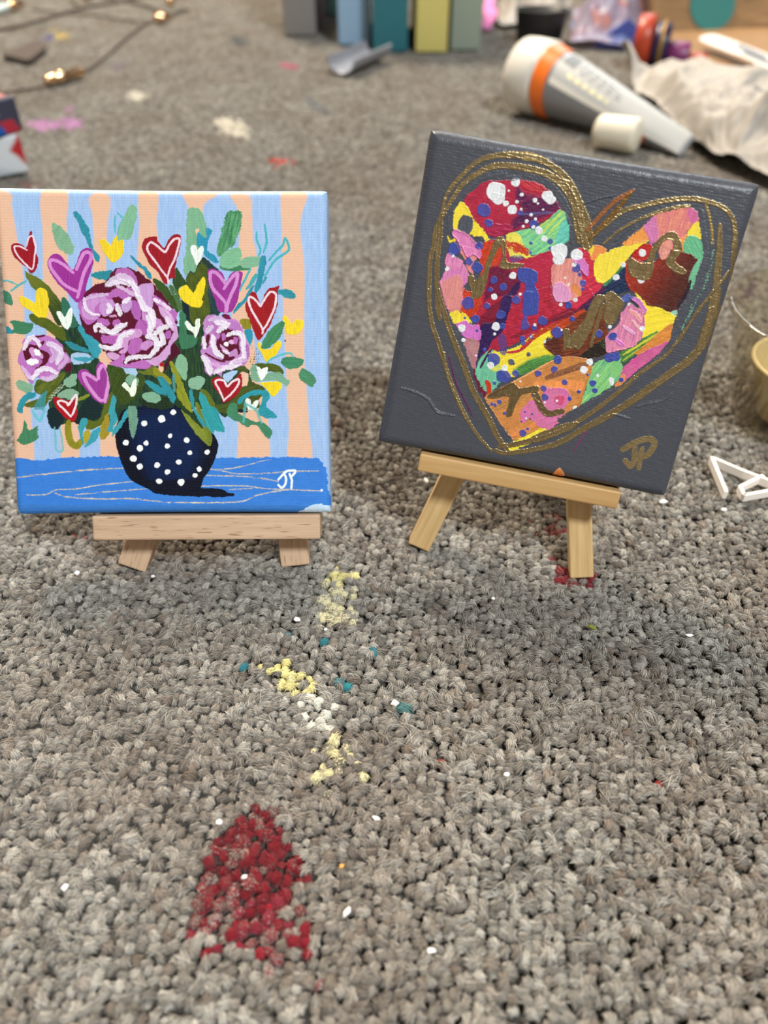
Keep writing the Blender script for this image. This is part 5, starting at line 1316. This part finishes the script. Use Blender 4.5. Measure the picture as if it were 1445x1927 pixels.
def loft(f0, f1, n, scale=1.0, capends=False, na=56, a0=0, a1=2 * math.pi):
    V, F = [], []
    closed = abs(a1 - a0 - 2 * math.pi) < 1e-6
    cols = na if closed else na + 1
    for i in range(n + 1):
        f = f0 + (f1 - f0) * i / n
        hw, ht, tw, zc = tube_ring(f)
        c = tx * tlen * f + np.array([0, 0, zc])
        for k in range(cols):
            a = a0 + (a1 - a0) * k / na
            px_, pz_ = hw * scale * math.cos(a), ht * scale * math.sin(a)
            q = ts * (px_ * math.cos(tw) - pz_ * math.sin(tw)) + tu * (px_ * math.sin(tw) + pz_ * math.cos(tw))
            V.append(c + q)
    for i in range(n):
        for k in range(na):
            k2 = (k + 1) % cols if closed else k + 1
            F.append((i * cols + k, (i + 1) * cols + k, (i + 1) * cols + k2, i * cols + k2))
    if capends:
        F.append(tuple(range(cols))); F.append(tuple(n * cols + k for k in range(cols))[::-1])
    return np.array(V), F
white_pl = plain('white_plastic', '#d8d4ca', rough=.35, var=.02)
# cap: straight cylinder with rounded rim, a seam and a recess
capV, capF = [], []
prof = [(.0, 0), (.80, 0), (.93, .0010), (1.0, .0034), (1.02, .012), (1.02, .0305), (1.0, .032), (.955, .0325), (.955, .0355)]
cl = .19 * tlen
for r_, s_ in prof:
    for k in range(56):
        a = 2 * math.pi * k / 56
        hw, ht, tw, zc = tube_ring(0)
        capV.append(tx * (s_ / .0355 * cl) + np.array([0, 0, RC * 1.0 + .0008]) + (ts * math.cos(a) + tu * math.sin(a)) * RC * r_)
for i in range(len(prof) - 1):
    for k in range(56):
        capF.append((i * 56 + k, (i + 1) * 56 + k, (i + 1) * 56 + (k + 1) % 56, i * 56 + (k + 1) % 56))
link('cap', mesh_np('cap', capV, capF, True), white_pl, root)
V, F = loft(.188, 1.0, 40)
silver = plain('tube_grey', '#8b8c90', rough=.33, metal=.35, var=.04)
body = link('tube_body', mesh_np('tube_body', V, F, True), silver, root)
V, F = loft(.285, .985, 30, 1.012, a0=R(32), a1=R(175), na=36)
lab = link('label', mesh_np('label', V, F, True), plain('label_white', '#aaacab', rough=.4, var=.03), body)
lab['label'] = 'pale printed panel on the upper side'
V, F = loft(.285, .99, 30, 1.016, a0=R(21), a1=R(32), na=8)
link('stripe', mesh_np('stripe', V, F, True), white_pl, body)
orange = plain('orange_print', '#e8701c', rough=.35, var=.03)
V, F = loft(.192, .268, 6, 1.02)
bnd = link('orange_band', mesh_np('orange_band', V, F, True), orange, body)
V, F = loft(.70, .82, 6, 1.02, a0=R(-100), a1=R(20), na=24)
link('orange_band', mesh_np('orange_band', V, F, True), orange, body)
V, F = loft(.268, .285, 2, 1.018)
# blurred print: a round emblem and rows of small grey lettering
dark = plain('grey_print', '#74787c', rough=.5)
V, F = loft(.30, .37, 6, 1.02, a0=R(66), a1=R(98), na=10)
link('emblem', mesh_np('emblem', V, F, True), dark, lab)
for q, (f0, f1, a0, a1, m) in enumerate(((.39, .60, 88, 94, dark), (.39, .64, 77, 82, dark), (.39, .66, 66, 71, dark), (.36, .60, 46, 54, plain('cream_print', '#e4dcae', rough=.5)))):
    V, F = loft(f0, f1, 16, 1.02, a0=R(a0), a1=R(a1), na=3)
    F = [f for i, f in enumerate(F) if (i // 3 + q) % 3 != 2]
    link('print_row', mesh_np('print_row', V, F, True), m, lab)

# small white cap lying in front of the tube
K0, K1 = at(1117, 277), at(1196, 291)
kx, ks, ku = frame(K1 - K0); kl = np.linalg.norm(K1 - K0)
V, F = [], []
pr_ = [(0, 0), (.0095, 0), (.0112, .002), (.0120, .006), (.0126, .024), (.0128, kl * .86), (.0124, kl * .93), (.0110, kl * .97), (.0085, kl * .985), (0, kl * .985)]
for r_, s_ in pr_:
    for k in range(40):
        a = 2 * math.pi * k / 40
        V.append(K0 + kx * s_ + np.array([0, 0, .0130]) + (ks * math.cos(a) + ku * math.sin(a)) * r_)
for i in range(len(pr_) - 1):
    for k in range(40):
        F.append((i * 40 + k, (i + 1) * 40 + k, (i + 1) * 40 + (k + 1) % 40, i * 40 + (k + 1) % 40))
o = link('bottle_cap', mesh_np('bottle_cap', V, F, True), plain('cream_plastic', '#d8d2c0', rough=.4, var=.02))
tag(o, 'small cream white cap lying against the lower side of the tube', 'cap')

# ------------------------------------------------ crumpled white tissue
def crumple(x, y, s, f, sharp=1.0):
    h = 0; a = 1.0
    for k in range(5):
        n = vn((x * .8 + y * .6) * f * 2 ** k + .9 * vn(y * f, x * f, s), (y * .8 - x * .6) * f * 2 ** k + .9 * vn(x * f, y * f, s + 2), s + k * 7)
        h = h + a * (1 - np.abs(2 * n - 1)) ** sharp
        a *= .5
    return h / 1.9
def sheet(name, pts_px, zfun, nx, ny, mat, thick=.0004, base=.0012):
    """a crumpled sheet: corners given where they touch the carpet; raised by zfun(s,t,x,y)"""
    (a, b, c, d) = [at(*q)[:2] if len(q) == 2 else np.array(q[:2]) for q in pts_px]
    S, T = np.meshgrid(np.linspace(0, 1, nx), np.linspace(0, 1, ny))
    x = (1 - S) * (1 - T) * a[0] + S * (1 - T) * b[0] + S * T * c[0] + (1 - S) * T * d[0]
    y = (1 - S) * (1 - T) * a[1] + S * (1 - T) * b[1] + S * T * c[1] + (1 - S) * T * d[1]
    wob = .008
    ex = wob * (fbm(T * 6, S * 3, 4) - .5) * 2; ey = wob * (fbm(S * 6, T * 3, 9) - .5) * 2
    z = zfun(S, T, x, y) + base
    V = np.stack([x + ex, y + ey, z], -1).reshape(-1, 3)
    idx = np.arange(nx * ny).reshape(ny, nx)
    F = np.stack([idx[:-1, :-1], idx[:-1, 1:], idx[1:, 1:], idx[1:, :-1]], -1).reshape(-1, 4)
    o = link(name, mesh_np(name, V, F, True), mat)
    so = o.modifiers.new('thickness', 'SOLIDIFY'); so.thickness = thick; so.offset = 1
    return o
paper = NT('tissue_paper')
paper.set(Base_Color=lin('#a9a49d'), Roughness=.8)
paper.b.inputs['Subsurface Weight'].default_value = .0
tis = paper.m
def soft(x, y, s, f):
    return fbm(x * f + 1.5 * vn(y * f, x * f, s), y * f, s + 2, 3)
def ztis(S, T, x, y):
    e = np.minimum(np.minimum(S, 1 - S), np.minimum(T, 1 - T))
    body = .003 + .014 * sstep(0, .3, e) * (1 - .7 * T) + .018 * soft(x, y, 3, 16) * (1 - .6 * T) + .030 * crumple(x, y, 8, 13, 2.0) * (1 - .55 * T) + .010 * crumple(x, y, 5, 29, 1.6)
    return body * (.3 + .7 * sstep(.0, .12, e)) + .034 * np.exp(-((S - .0) ** 2 / .004 + (T - .96) ** 2 / .012))
o = sheet('tissue_paper', [(1318, 300), (1500, 382), (1620, 196), (1156, 160)], ztis, 190, 170, tis)
tag(o, 'crumpled white tissue paper spread beside the tube', 'tissue paper')

# ------------------------------------------------ brown paper carrier bag
kraft = NT('kraft_paper')
co_ = kraft.new('ShaderNodeTexCoord').outputs['Object']
nz = kraft.noise(30, co_, 5); nz3 = kraft.noise(600, co_, 2)
kraft.set(Base_Color=kraft.mix(nz.outputs[0], lin('#7f613f'), lin('#9a7850')), Roughness=.75)
kraft.bump(nz3.outputs[0], .12, .001)
kraft = kraft.m
yb = at(1232, 112)[1] + .075
root = empty('paper_bag', (at_depth(1340, 60, yb)[0], yb, 0)); tag(root, 'brown paper bag with a teal spot and a white sticker, behind the tissue', 'bag')
rl = np.array(root.location)
def wall(name, quad, nx, ny, mat, parent, amp=.004, thick=.0009, seed=1):
    a, b, c, d = [np.asarray(q, float) for q in quad]
    S, T = np.meshgrid(np.linspace(0, 1, nx), np.linspace(0, 1, ny))
    P = ((1 - S) * (1 - T))[..., None] * a + (S * (1 - T))[..., None] * b + (S * T)[..., None] * c + ((1 - S) * T)[..., None] * d
    nrm = np.cross(b - a, d - a); nrm /= np.linalg.norm(nrm)
    e = sstep(0, .08, np.minimum(np.minimum(S, 1 - S), np.minimum(T, 1 - T)))
    P = P + nrm * (amp * (crumple(S, T, seed, 2.2, 1.0) - .5) * (.3 + .7 * e))[..., None]
    idx = np.arange(nx * ny).reshape(ny, nx)
    F = np.stack([idx[:-1, :-1], idx[:-1, 1:], idx[1:, 1:], idx[1:, :-1]], -1).reshape(-1, 4)
    o = link(name, mesh_np(name, P.reshape(-1, 3) - rl, F, True), mat, parent)
    so = o.modifiers.new('thickness', 'SOLIDIFY'); so.thickness = thick; so.offset = 0
    return o, P
D_ = lambda u, v, y: at_depth(u, v, y)
# front wall stands, its folded flap leans down over the tissue
fl_l, fl_r = D_(1226, 62, yb), D_(1560, 48, yb + .02)
tp_l, tp_r = D_(1238, -70, yb + .03), D_(1560, -70, yb + .06)
pan, PP = wall('front_panel', [fl_l, fl_r, tp_r, tp_l], 50, 30, kraft, root, .006, seed=3)
ft_l, ft_r = at(1288, 112, .003), at(1580, 200, .004)
flap, FPp = wall('folded_flap', [ft_l, ft_r, fl_r + np.array([0, -.001, .0005]), fl_l + np.array([0, -.001, .0005])], 50, 24, kraft, root, .004, seed=5)
# side wall going back
wall('side_panel', [D_(1226, 62, yb) + np.array([0, 0.002, -.0]), tp_l + np.array([0, .002, 0]), tp_l + np.array([.03, .14, 0]), fl_l + np.array([.03, .14, 0])], 20, 20, kraft, root, .004, seed=8)
# bottom wall under the flap reaching the carpet
wall('lower_panel', [np.array([fl_l[0] + .012, yb - .012, .001]), np.array([fl_r[0], yb - .002, .001]), fl_r + np.array([0, .004, -.001]), fl_l + np.array([.006, .004, -.001])], 30, 12, kraft, root, .003, seed=9)
# teal printed spot on the front panel and the sticker on the flap: discs laid on the paper
def on_quad(quad, s, t):
    a, b, c, d = [np.asarray(q, float) for q in quad]
    return (1 - s) * (1 - t) * a + s * (1 - t) * b + s * t * c + (1 - s) * t * d
n_ = np.cross(fl_r - fl_l, tp_l - fl_l); n_ /= np.linalg.norm(n_)
if n_[1] > 0: n_ = -n_
c0 = D_(1347, 4, yb + .01); r0 = np.linalg.norm(D_(1391, 4, yb + .01) - c0)
exx = (fl_r - fl_l) / np.linalg.norm(fl_r - fl_l); exy = np.cross(n_, exx)
def nearest_on(Pg, q):
    F_ = Pg.reshape(-1, 3); return F_[np.argmin(((F_ - q) ** 2).sum(1))]
V, F = [], []
for j in range(9):
    for k in range(48):
        a = 2 * math.pi * k / 48
        V.append(c0 + (exx * math.cos(a) + exy * math.sin(a)) * r0 * j / 8)
V = np.array(V)
dn = (PP.reshape(-1, 3) - c0) @ n_
near = ((PP.reshape(-1, 3) - c0) ** 2).sum(1) < (r0 * 1.1) ** 2
V = V + n_ * (dn[near].max() + .0012)
F = [(j * 48 + k, j * 48 + (k + 1) % 48, (j + 1) * 48 + (k + 1) % 48, (j + 1) * 48 + k) for j in range(8) for k in range(48)]
link('printed_spot', mesh_np('printed_spot', V - rl, F, True), plain('teal_print', '#2a7672', rough=.7), pan)
quadF = [ft_l, ft_r, fl_r, fl_l]
nf = np.cross(ft_r - ft_l, fl_l - ft_l); nf /= np.linalg.norm(nf)
if nf[2] < 0: nf = -nf
def sticker_pt(u, v):
    d = ray(u, v); q0 = ft_l
    return EYE + d * ((nf @ (q0 - EYE)) / (nf @ d)) + nf * .0035
ring = [sticker_pt(*q) for q in ((1316, 80), (1340, 70), (1385, 84), (1445, 108), (1480, 124), (1480, 150), (1440, 134), (1400, 115), (1360, 100))]
ring = catmull(ring, 4, True)
V = np.concatenate([[ring.mean(0)], ring, ring - nf * .0006])
m = len(ring)
F = [(0, 1 + i, 1 + (i + 1) % m) for i in range(m)] + [(1 + i, 1 + m + i, 1 + m + (i + 1) % m, 1 + (i + 1) % m) for i in range(m)]
st_ = link('sticker', mesh_np('sticker', V - rl, F, False), plain('sticker_white', '#cfcbc6', rough=.5, var=.02), flap)
for (u0, v0, u1, v1) in ((1388, 92, 1440, 116), (1400, 104, 1450, 126)):
    a, b = sticker_pt(u0, v0) + nf * .0004, sticker_pt(u1, v1) + nf * .0004
    up_ = np.cross(nf, b - a); up_ = up_ / np.linalg.norm(up_) * .003
    link('print_row', mesh_np('print_row', [a - up_ - rl, b - up_ - rl, b + up_ - rl, a + up_ - rl], [(0, 1, 2, 3)], False), dark, st_)

# ------------------------------------------------ rolled wrapper / ribbon reel in orange, purple and magenta
Q0, Q1 = at(1186, 128), at(1288, 132)
rr = .0245
rx, rs, ru = frame(np.array([Q1[0] - Q0[0], -.02, 0]))
root = empty('ribbon_reel', Q0); tag(root, 'reel with orange, dark purple and magenta rings lying by the paper bag', 'reel')
segs = [('end_disc', 0, .017, 1.0, '#a8391a'), ('purple_winding', .0175, .034, .86, '#221540'), ('magenta_winding', .0345, .056, .55, '#6c2059'), ('end_hub', .0565, .074, .36, '#a83018')]
for nm, s0, s1, k_r, col in segs:
    V, F = [], []
    r_ = rr * k_r
    pro = [(0, s0), (r_ * .9, s0), (r_, s0 + .002), (r_, s1 - .002), (r_ * .9, s1), (0, s1)]
    for q, s_ in pro:
        for k in range(40):
            a = 2 * math.pi * k / 40
            V.append(rx * s_ + np.array([0, 0, r_ + .0006]) + (rs * math.cos(a) + ru * math.sin(a)) * q)
    for i in range(len(pro) - 1):
        for k in range(40): F.append((i * 40 + k, (i + 1) * 40 + k, (i + 1) * 40 + (k + 1) % 40, i * 40 + (k + 1) % 40))
    link(nm, mesh_np(nm, V, F, True), plain(nm + '_colour', col, rough=.4, var=.2, scale=120), root)
V, F = tube_np([rx * .027 + np.array([0, 0, rr * .86 + .0006]) + (rs * math.cos(a) + ru * math.sin(a)) * (rr * .86 + .0016) for a in np.linspace(0, 2 * math.pi, 40)], .0016, 6, False)
link('gold_thread', mesh_np('gold_thread', V, F, True), plain('gold_thread', '#a88434', rough=.4, metal=.6), root)

# ------------------------------------------------ clear packet and the black pot behind the tube
film = NT('clear_film')
fb = film.b
fb.inputs['Base Color'].default_value = (.80, .80, .92, 1); fb.inputs['Roughness'].default_value = .18
fb.inputs['Transmission Weight'].default_value = .55; fb.inputs['IOR'].default_value = 1.2
cnz = film.noise(24, film.new('ShaderNodeTexCoord').outputs['Object'], 3)
film.set(Base_Color=film.ramp(cnz.outputs[0], [(.36, '#7f8fc8'), (.47, '#c9c4d8'), (.55, '#b4a4bc'), (.63, '#d49a92'), (.72, '#dfe3ea')]))
def zfilm(S, T, x, y):
    e = np.minimum(np.minimum(S, 1 - S), np.minimum(T, 1 - T))
    return (.008 + .05 * sstep(0, .4, e)) * (.45 + .8 * crumple(x, y, 12, 14, 1.1))
o = sheet('plastic_packet', [(1068, 92), (1178, 100), (1262, 40), (1075, 30)], zfilm, 110, 90, film.m, .0003)
tag(o, 'crumpled clear lilac plastic packet between black pot and paper bag', 'packet')
# blue card edge sticking out of the packet
blk = plain('black_plastic', '#17181a', rough=.5)
V, F = lathe([(0, 0), (.024, 0), (.027, .002), (.030, .030), (.031, .033), (.028, .033), (.026, .006), (0, .006)], 40)
p_ = at(1013, 78)
o = link('black_pot', mesh_np('black_pot', V, F, True), blk, loc=(p_[0], p_[1], .0006)); o.scale = (1.0, .8, 1)
tag(o, 'small black plastic pot standing behind the big tube', 'pot')
p_ = at(1170, 92) ; q_ = at(1118, 90)
V = [(0, 0, 0), (.058, .004, 0), (.060, .006, .012), (.034, .006, .028), (0, .002, .004)]
V2 = [(a + 0, b + .004, c) for a, b, c in V]
F = [(0, 1, 2, 3, 4), (9, 8, 7, 6, 5)] + [(i, 5 + i, 5 + (i + 1) % 5, (i + 1) % 5) for i in range(5)]
o = link('blue_card', mesh_np('blue_card', V + V2, F, False), plain('blue_card', '#3c4c94', rough=.5), loc=(q_[0], q_[1] - .006, .0006))
tag(o, 'dark blue card offcut lying left of the ribbon reel', 'card')
# pink sheet and crumpled grey wrapping behind the sage canvas
def zgrey(S, T, x, y):
    e = np.minimum(np.minimum(S, 1 - S), np.minimum(T, 1 - T))
    return (.008 + .055 * sstep(0, .4, e)) * (.3 + .9 * crumple(x, y, 31, 13, 1.2))
o = sheet('grey_wrapping', [(935, 58), (1065, 50), (1070, -20), (940, -10)], zgrey, 110, 80, plain('grey_wrap', '#958f88', rough=.5, var=.2, scale=40), .0004)
tag(o, 'crumpled grey wrapping behind the black pot', 'wrapping')
def zp(S, T, x, y): return .002 + .03 * T * (.6 + .5 * crumple(x, y, 5, 20))
o = sheet('pink_tissue', [(906, 62), (926, 62), (930, 30), (908, 30)], zp, 30, 40, plain('pink_paper', '#d87ab4', rough=.7), .0004)
tag(o, 'bit of pink tissue beside the sage green canvas', 'tissue paper')

# ------------------------------------------------ wires with metal beads, dark shard at the upper left
wirem = plain('dark_wire', '#5a5048', rough=.5)
brass = plain('brass', '#e2bc94', rough=.2, metal=1.0, var=.1)
def wire(pts, zs=None, r=.0013):
    P = [at(u, v) + np.array([0, 0, .0016]) for u, v in pts]
    return catmull(np.array(P), 8)
root = empty('light_string', at(130, 150)); tag(root, 'thin dark wire with shiny brass lamps curling across the carpet at upper left', 'string of lights')
rl2 = np.array(root.location)
for pts, r_ in (([(-40, 188), (20, 174), (85, 164), (150, 142), (200, 108), (240, 72), (275, 47), (305, 40)], .0016), ([(-40, 62), (30, 52), (90, 36), (150, 18), (230, 4), (300, -14)], .0026), ([(305, 40), (250, 42), (190, 33), (130, 28), (60, 20)], .0012), ([(306, 38), (296, 22), (262, 10), (220, 2), (170, -12)], .0018), ([(304, 40), (330, 26), (356, 20)], .0022), ([(130, 0), (150, 14), (164, 20)], .0016)):
    V, F = tube_np(wire(pts) - rl2, r_, 8)
    link('wire', mesh_np('wire', V, F, True), wirem, root)
pale = plain('frosted_bulb', '#cfe4e6', rough=.25)
def lamp(u0, v0, u1, v1, r_, tip):
    a, b = at(u0, v0), at(u1, v1)
    x_, s_, u_ = frame(b - a); l_ = np.linalg.norm(b - a)
    def rev(prof, nm, mat, par):
        V, F = [], []
        for q, t in prof:
            for k in range(24):
                an = 2 * math.pi * k / 24
                V.append(a + x_ * t * l_ + np.array([0, 0, r_ * 1.25 + .0006]) + (s_ * math.cos(an) + u_ * math.sin(an)) * q * r_ - rl2)
        for i in range(len(prof) - 1):
            for k in range(24): F.append((i * 24 + k, (i + 1) * 24 + k, (i + 1) * 24 + (k + 1) % 24, i * 24 + (k + 1) % 24))
        return link(nm, mesh_np(nm, V, F, True), mat, par)
    h = rev([(0, 0), (.7, .01), (.9, .1), (.9, .32), (1.25, .34), (1.25, .44), (1, .46), (1, .97), (.8, 1), (0, 1)], 'lamp_holder', brass, root)
    if tip: rev([(0, -.85), (.6, -.83), (.95, -.6), (1.0, .0), (.7, .03), (0, .03)], 'bulb', pale, h)
lamp(88, 166, 158, 147, .0047, False); lamp(16, 24, 44, 16, .005, True); lamp(294, 47, 320, 41, .005, False); lamp(318, 14, 326, 10, .005, False); lamp(160, 4, 170, 1, .005, False)
ring = [at(u, v)[:2] for u, v in ((6, 113), (30, 104), (55, 90), (72, 85), (84, 90), (88, 98), (72, 112), (54, 123), (26, 117))]
ring = catmull(np.array(ring), 3, True)
m = len(ring)
V = [(x, y, .006) for x, y in ring] + [(x, y, .0008) for x, y in ring]
F = [tuple(range(m)), tuple(range(2 * m - 1, m - 1, -1))] + [(i, m + i, m + (i + 1) % m, (i + 1) % m) for i in range(m)]
o = link('dark_shard', mesh_np('dark_shard', V, F, False), plain('dark_brown_plastic', '#4a413c', rough=.45)); bv = o.modifiers.new('bevel', 'BEVEL'); bv.width = .001; bv.segments = 2
tag(o, 'flat dark brown leaf shaped shard lying inside the wire curl', 'shard')

# ------------------------------------------------ clear cup with a cream tub in it, at the right edge
glass = NT('clear_plastic')
tr = glass.new('ShaderNodeBsdfTransparent'); tr.inputs[0].default_value = (.93, .90, .83, 1)
gl = glass.new('ShaderNodeBsdfGlossy'); gl.inputs['Roughness'].default_value = .03
lw = glass.new('ShaderNodeLayerWeight'); lw.inputs['Blend'].default_value = .5
mx = glass.new('ShaderNodeMixShader'); glass.link(glass.math('ADD', glass.math('MULTIPLY', glass.math('POWER', lw.outputs['Facing'], 4.0), .4), .05), mx.inputs[0]); glass.link(tr.outputs[0], mx.inputs[1]); glass.link(gl.outputs[0], mx.inputs[2])
glass.link(mx.outputs[0], glass.out.inputs[0])
CP = np.array([.178, .268, .0004])
V, F = lathe([(0, 0), (.026, 0), (.028, .0015), (.0405, .046), (.0425, .047), (.0428, .0485), (.0412, .0492), (.0396, .0475), (.0272, .003), (.025, .0018), (0, .0018)], 64)
o = link('plastic_cup', mesh_np('plastic_cup', V, F, True), glass.m, loc=CP)
tag(o, 'clear plastic cup standing at the right edge beside the grey canvas', 'cup')
V, F = lathe([(0, 0), (.0135, 0), (.0150, .0012), (.0232, .0235), (.0244, .025), (.0232, .0260), (.0222, .0252), (.0150, .004), (0, .004)], 56)
o = link('cream_tub', mesh_np('cream_tub', V, F, True), plain('cream_tub', '#c8b684', rough=.45, var=.04), loc=CP + np.array([-.0048, -.003, .0026]))
tag(o, 'cream coloured tub inside the clear plastic cup', 'tub')

# ------------------------------------------------ bent strips of white paper
def strip(label, pts, wd, grp='folded paper strips at the right'):
    P = []
    for (u, v, z) in pts: P.append(at(u, v, z))
    P = np.array(P)
    # dense straight runs with tight folds
    Q = []
    for a, b in zip(P[:-1], P[1:]):
        for t in np.linspace(0, 1, 12, endpoint=False): Q.append(a + (b - a) * t)
    Q.append(P[-1]); Q = np.array(Q)
    V, F = [], []
    th = .0007
    tg = np.gradient(Q, axis=0)
    for q, t in zip(Q, tg):
        t = t / np.linalg.norm(t)
        s_ = np.cross(t, [0, 0, 1.0]); s_ /= np.linalg.norm(s_)
        upv = np.array([0, 0, 1.0])
        for du, dz in ((-th, 0), (th, 0), (th, wd), (-th, wd)): V.append(q + s_ * du + upv * dz)
    for i in range(len(Q) - 1):
        for k in range(4): F.append((i * 4 + k, i * 4 + (k + 1) % 4, i * 4 + 4 + (k + 1) % 4, i * 4 + 4 + k))
    F += [(0, 3, 2, 1), tuple(4 * (len(Q) - 1) + k for k in range(4))]
    o = link('paper_strip', mesh_np('paper_strip', V, F, False), plain('white_paper', '#f2ece4', rough=.6, var=.02))
    return tag(o, label, 'paper strip', grp)
strip('long white paper strip folded to a sharp point, left of its pair', [(1362, 938, .0006), (1335, 872, .0006), (1395, 898, .0006), (1470, 926, .0006)], .0034)
strip('short white paper strip bent back on itself near the right edge', [(1432, 905, .0006), (1388, 926, .0006), (1396, 942, .0006), (1462, 930, .0006)], .003)

# ------------------------------------------------ white flecks
flk = plain('white_flake', '#f4f2ee', rough=.6, var=.02)
def flake(u, v, r, label, stretch=1.0, ang=0.0, mat=None):
    p = at(u, v, .0010)
    n = 9
    V = []
    k = r / FPX * np.linalg.norm(p - EYE)
    rs_ = [random.uniform(.75, 1.2) for _ in range(n)]
    for z, sc in ((0, .9), (.35, 1.0), (.7, .72)):
        for i in range(n):
            a = 2 * math.pi * i / n
            x, y = k * rs_[i] * sc * math.cos(a) * stretch, k * rs_[i] * sc * math.sin(a)
            V.append((x * math.cos(ang) - y * math.sin(ang), x * math.sin(ang) + y * math.cos(ang), z * k))
    F = [(j * n + i, j * n + (i + 1) % n, (j + 1) * n + (i + 1) % n, (j + 1) * n + i) for j in range(2) for i in range(n)] + [tuple(range(n))[::-1], tuple(2 * n + i for i in range(n))]
    o = link('paint_flake', mesh_np('paint_flake', V, F, False), mat or flk, loc=p)
    return tag(o, label, 'flake', 'crumbs of dried paint on the carpet')
flake(743, 1324, 7.5, 'largest white crumb on the bare carpet right of the yellow stains')
flake(412, 1548, 5.5, 'white crumb just off the upper left edge of the red stain')
flake(460, 1650, 4, 'tiny white crumb in the middle of the red stain', 1.3)
flake(122, 1671, 6, 'white crumb alone on the carpet far left of the red stain')
flake(653, 1716, 5, 'elongated white crumb right of the red stain', 2.0, .9)
flake(707, 1540, 4.5, 'white crumb above and right of the red stain', 1.6, -.5)
flake(145, 1079, 5, 'white crumb on the carpet left of the beech easel leg')
flake(288, 1085, 3.5, 'tiny white crumb between the beech easel legs')
flake(559, 1166, 5, 'white crumb left of the faded yellow streak', 1.4, -.6)
flake(613, 1185, 3.5, 'tiny white crumb at the lower end of the upper yellow stain')
flake(928, 1127, 4, 'white crumb in front of the pine easel between its legs')
flake(953, 1458, 4.5, 'white crumb in the bare carpet at the middle right', 1.4)
flake(811, 1789, 4.5, 'white crumb near the bottom right of centre', 1.8)
flake(1297, 1196, 3.5, 'thin white crumb at the right below the paper strips', 2.0)
flake(1114, 1181, 4.5, 'olive green crumb in front of the right pine leg', 2.2, -.5, plain('olive_flake', '#7c8020', rough=.6))
flake(643, 1630, 3.5, 'tiny orange crumb right of the red stain', 1.5, .3, plain('orange_flake', '#e0a050', rough=.6))
flake(802, 905, 4, 'white curl beside the top of the left pine leg', 2.2, 1.9)
flake(1248, 945, 5, 'white crumb under the lower right corner of the grey canvas', 1.5)
flake(1362, 960, 4, 'white crumb just below the folded paper strip', 1.2)
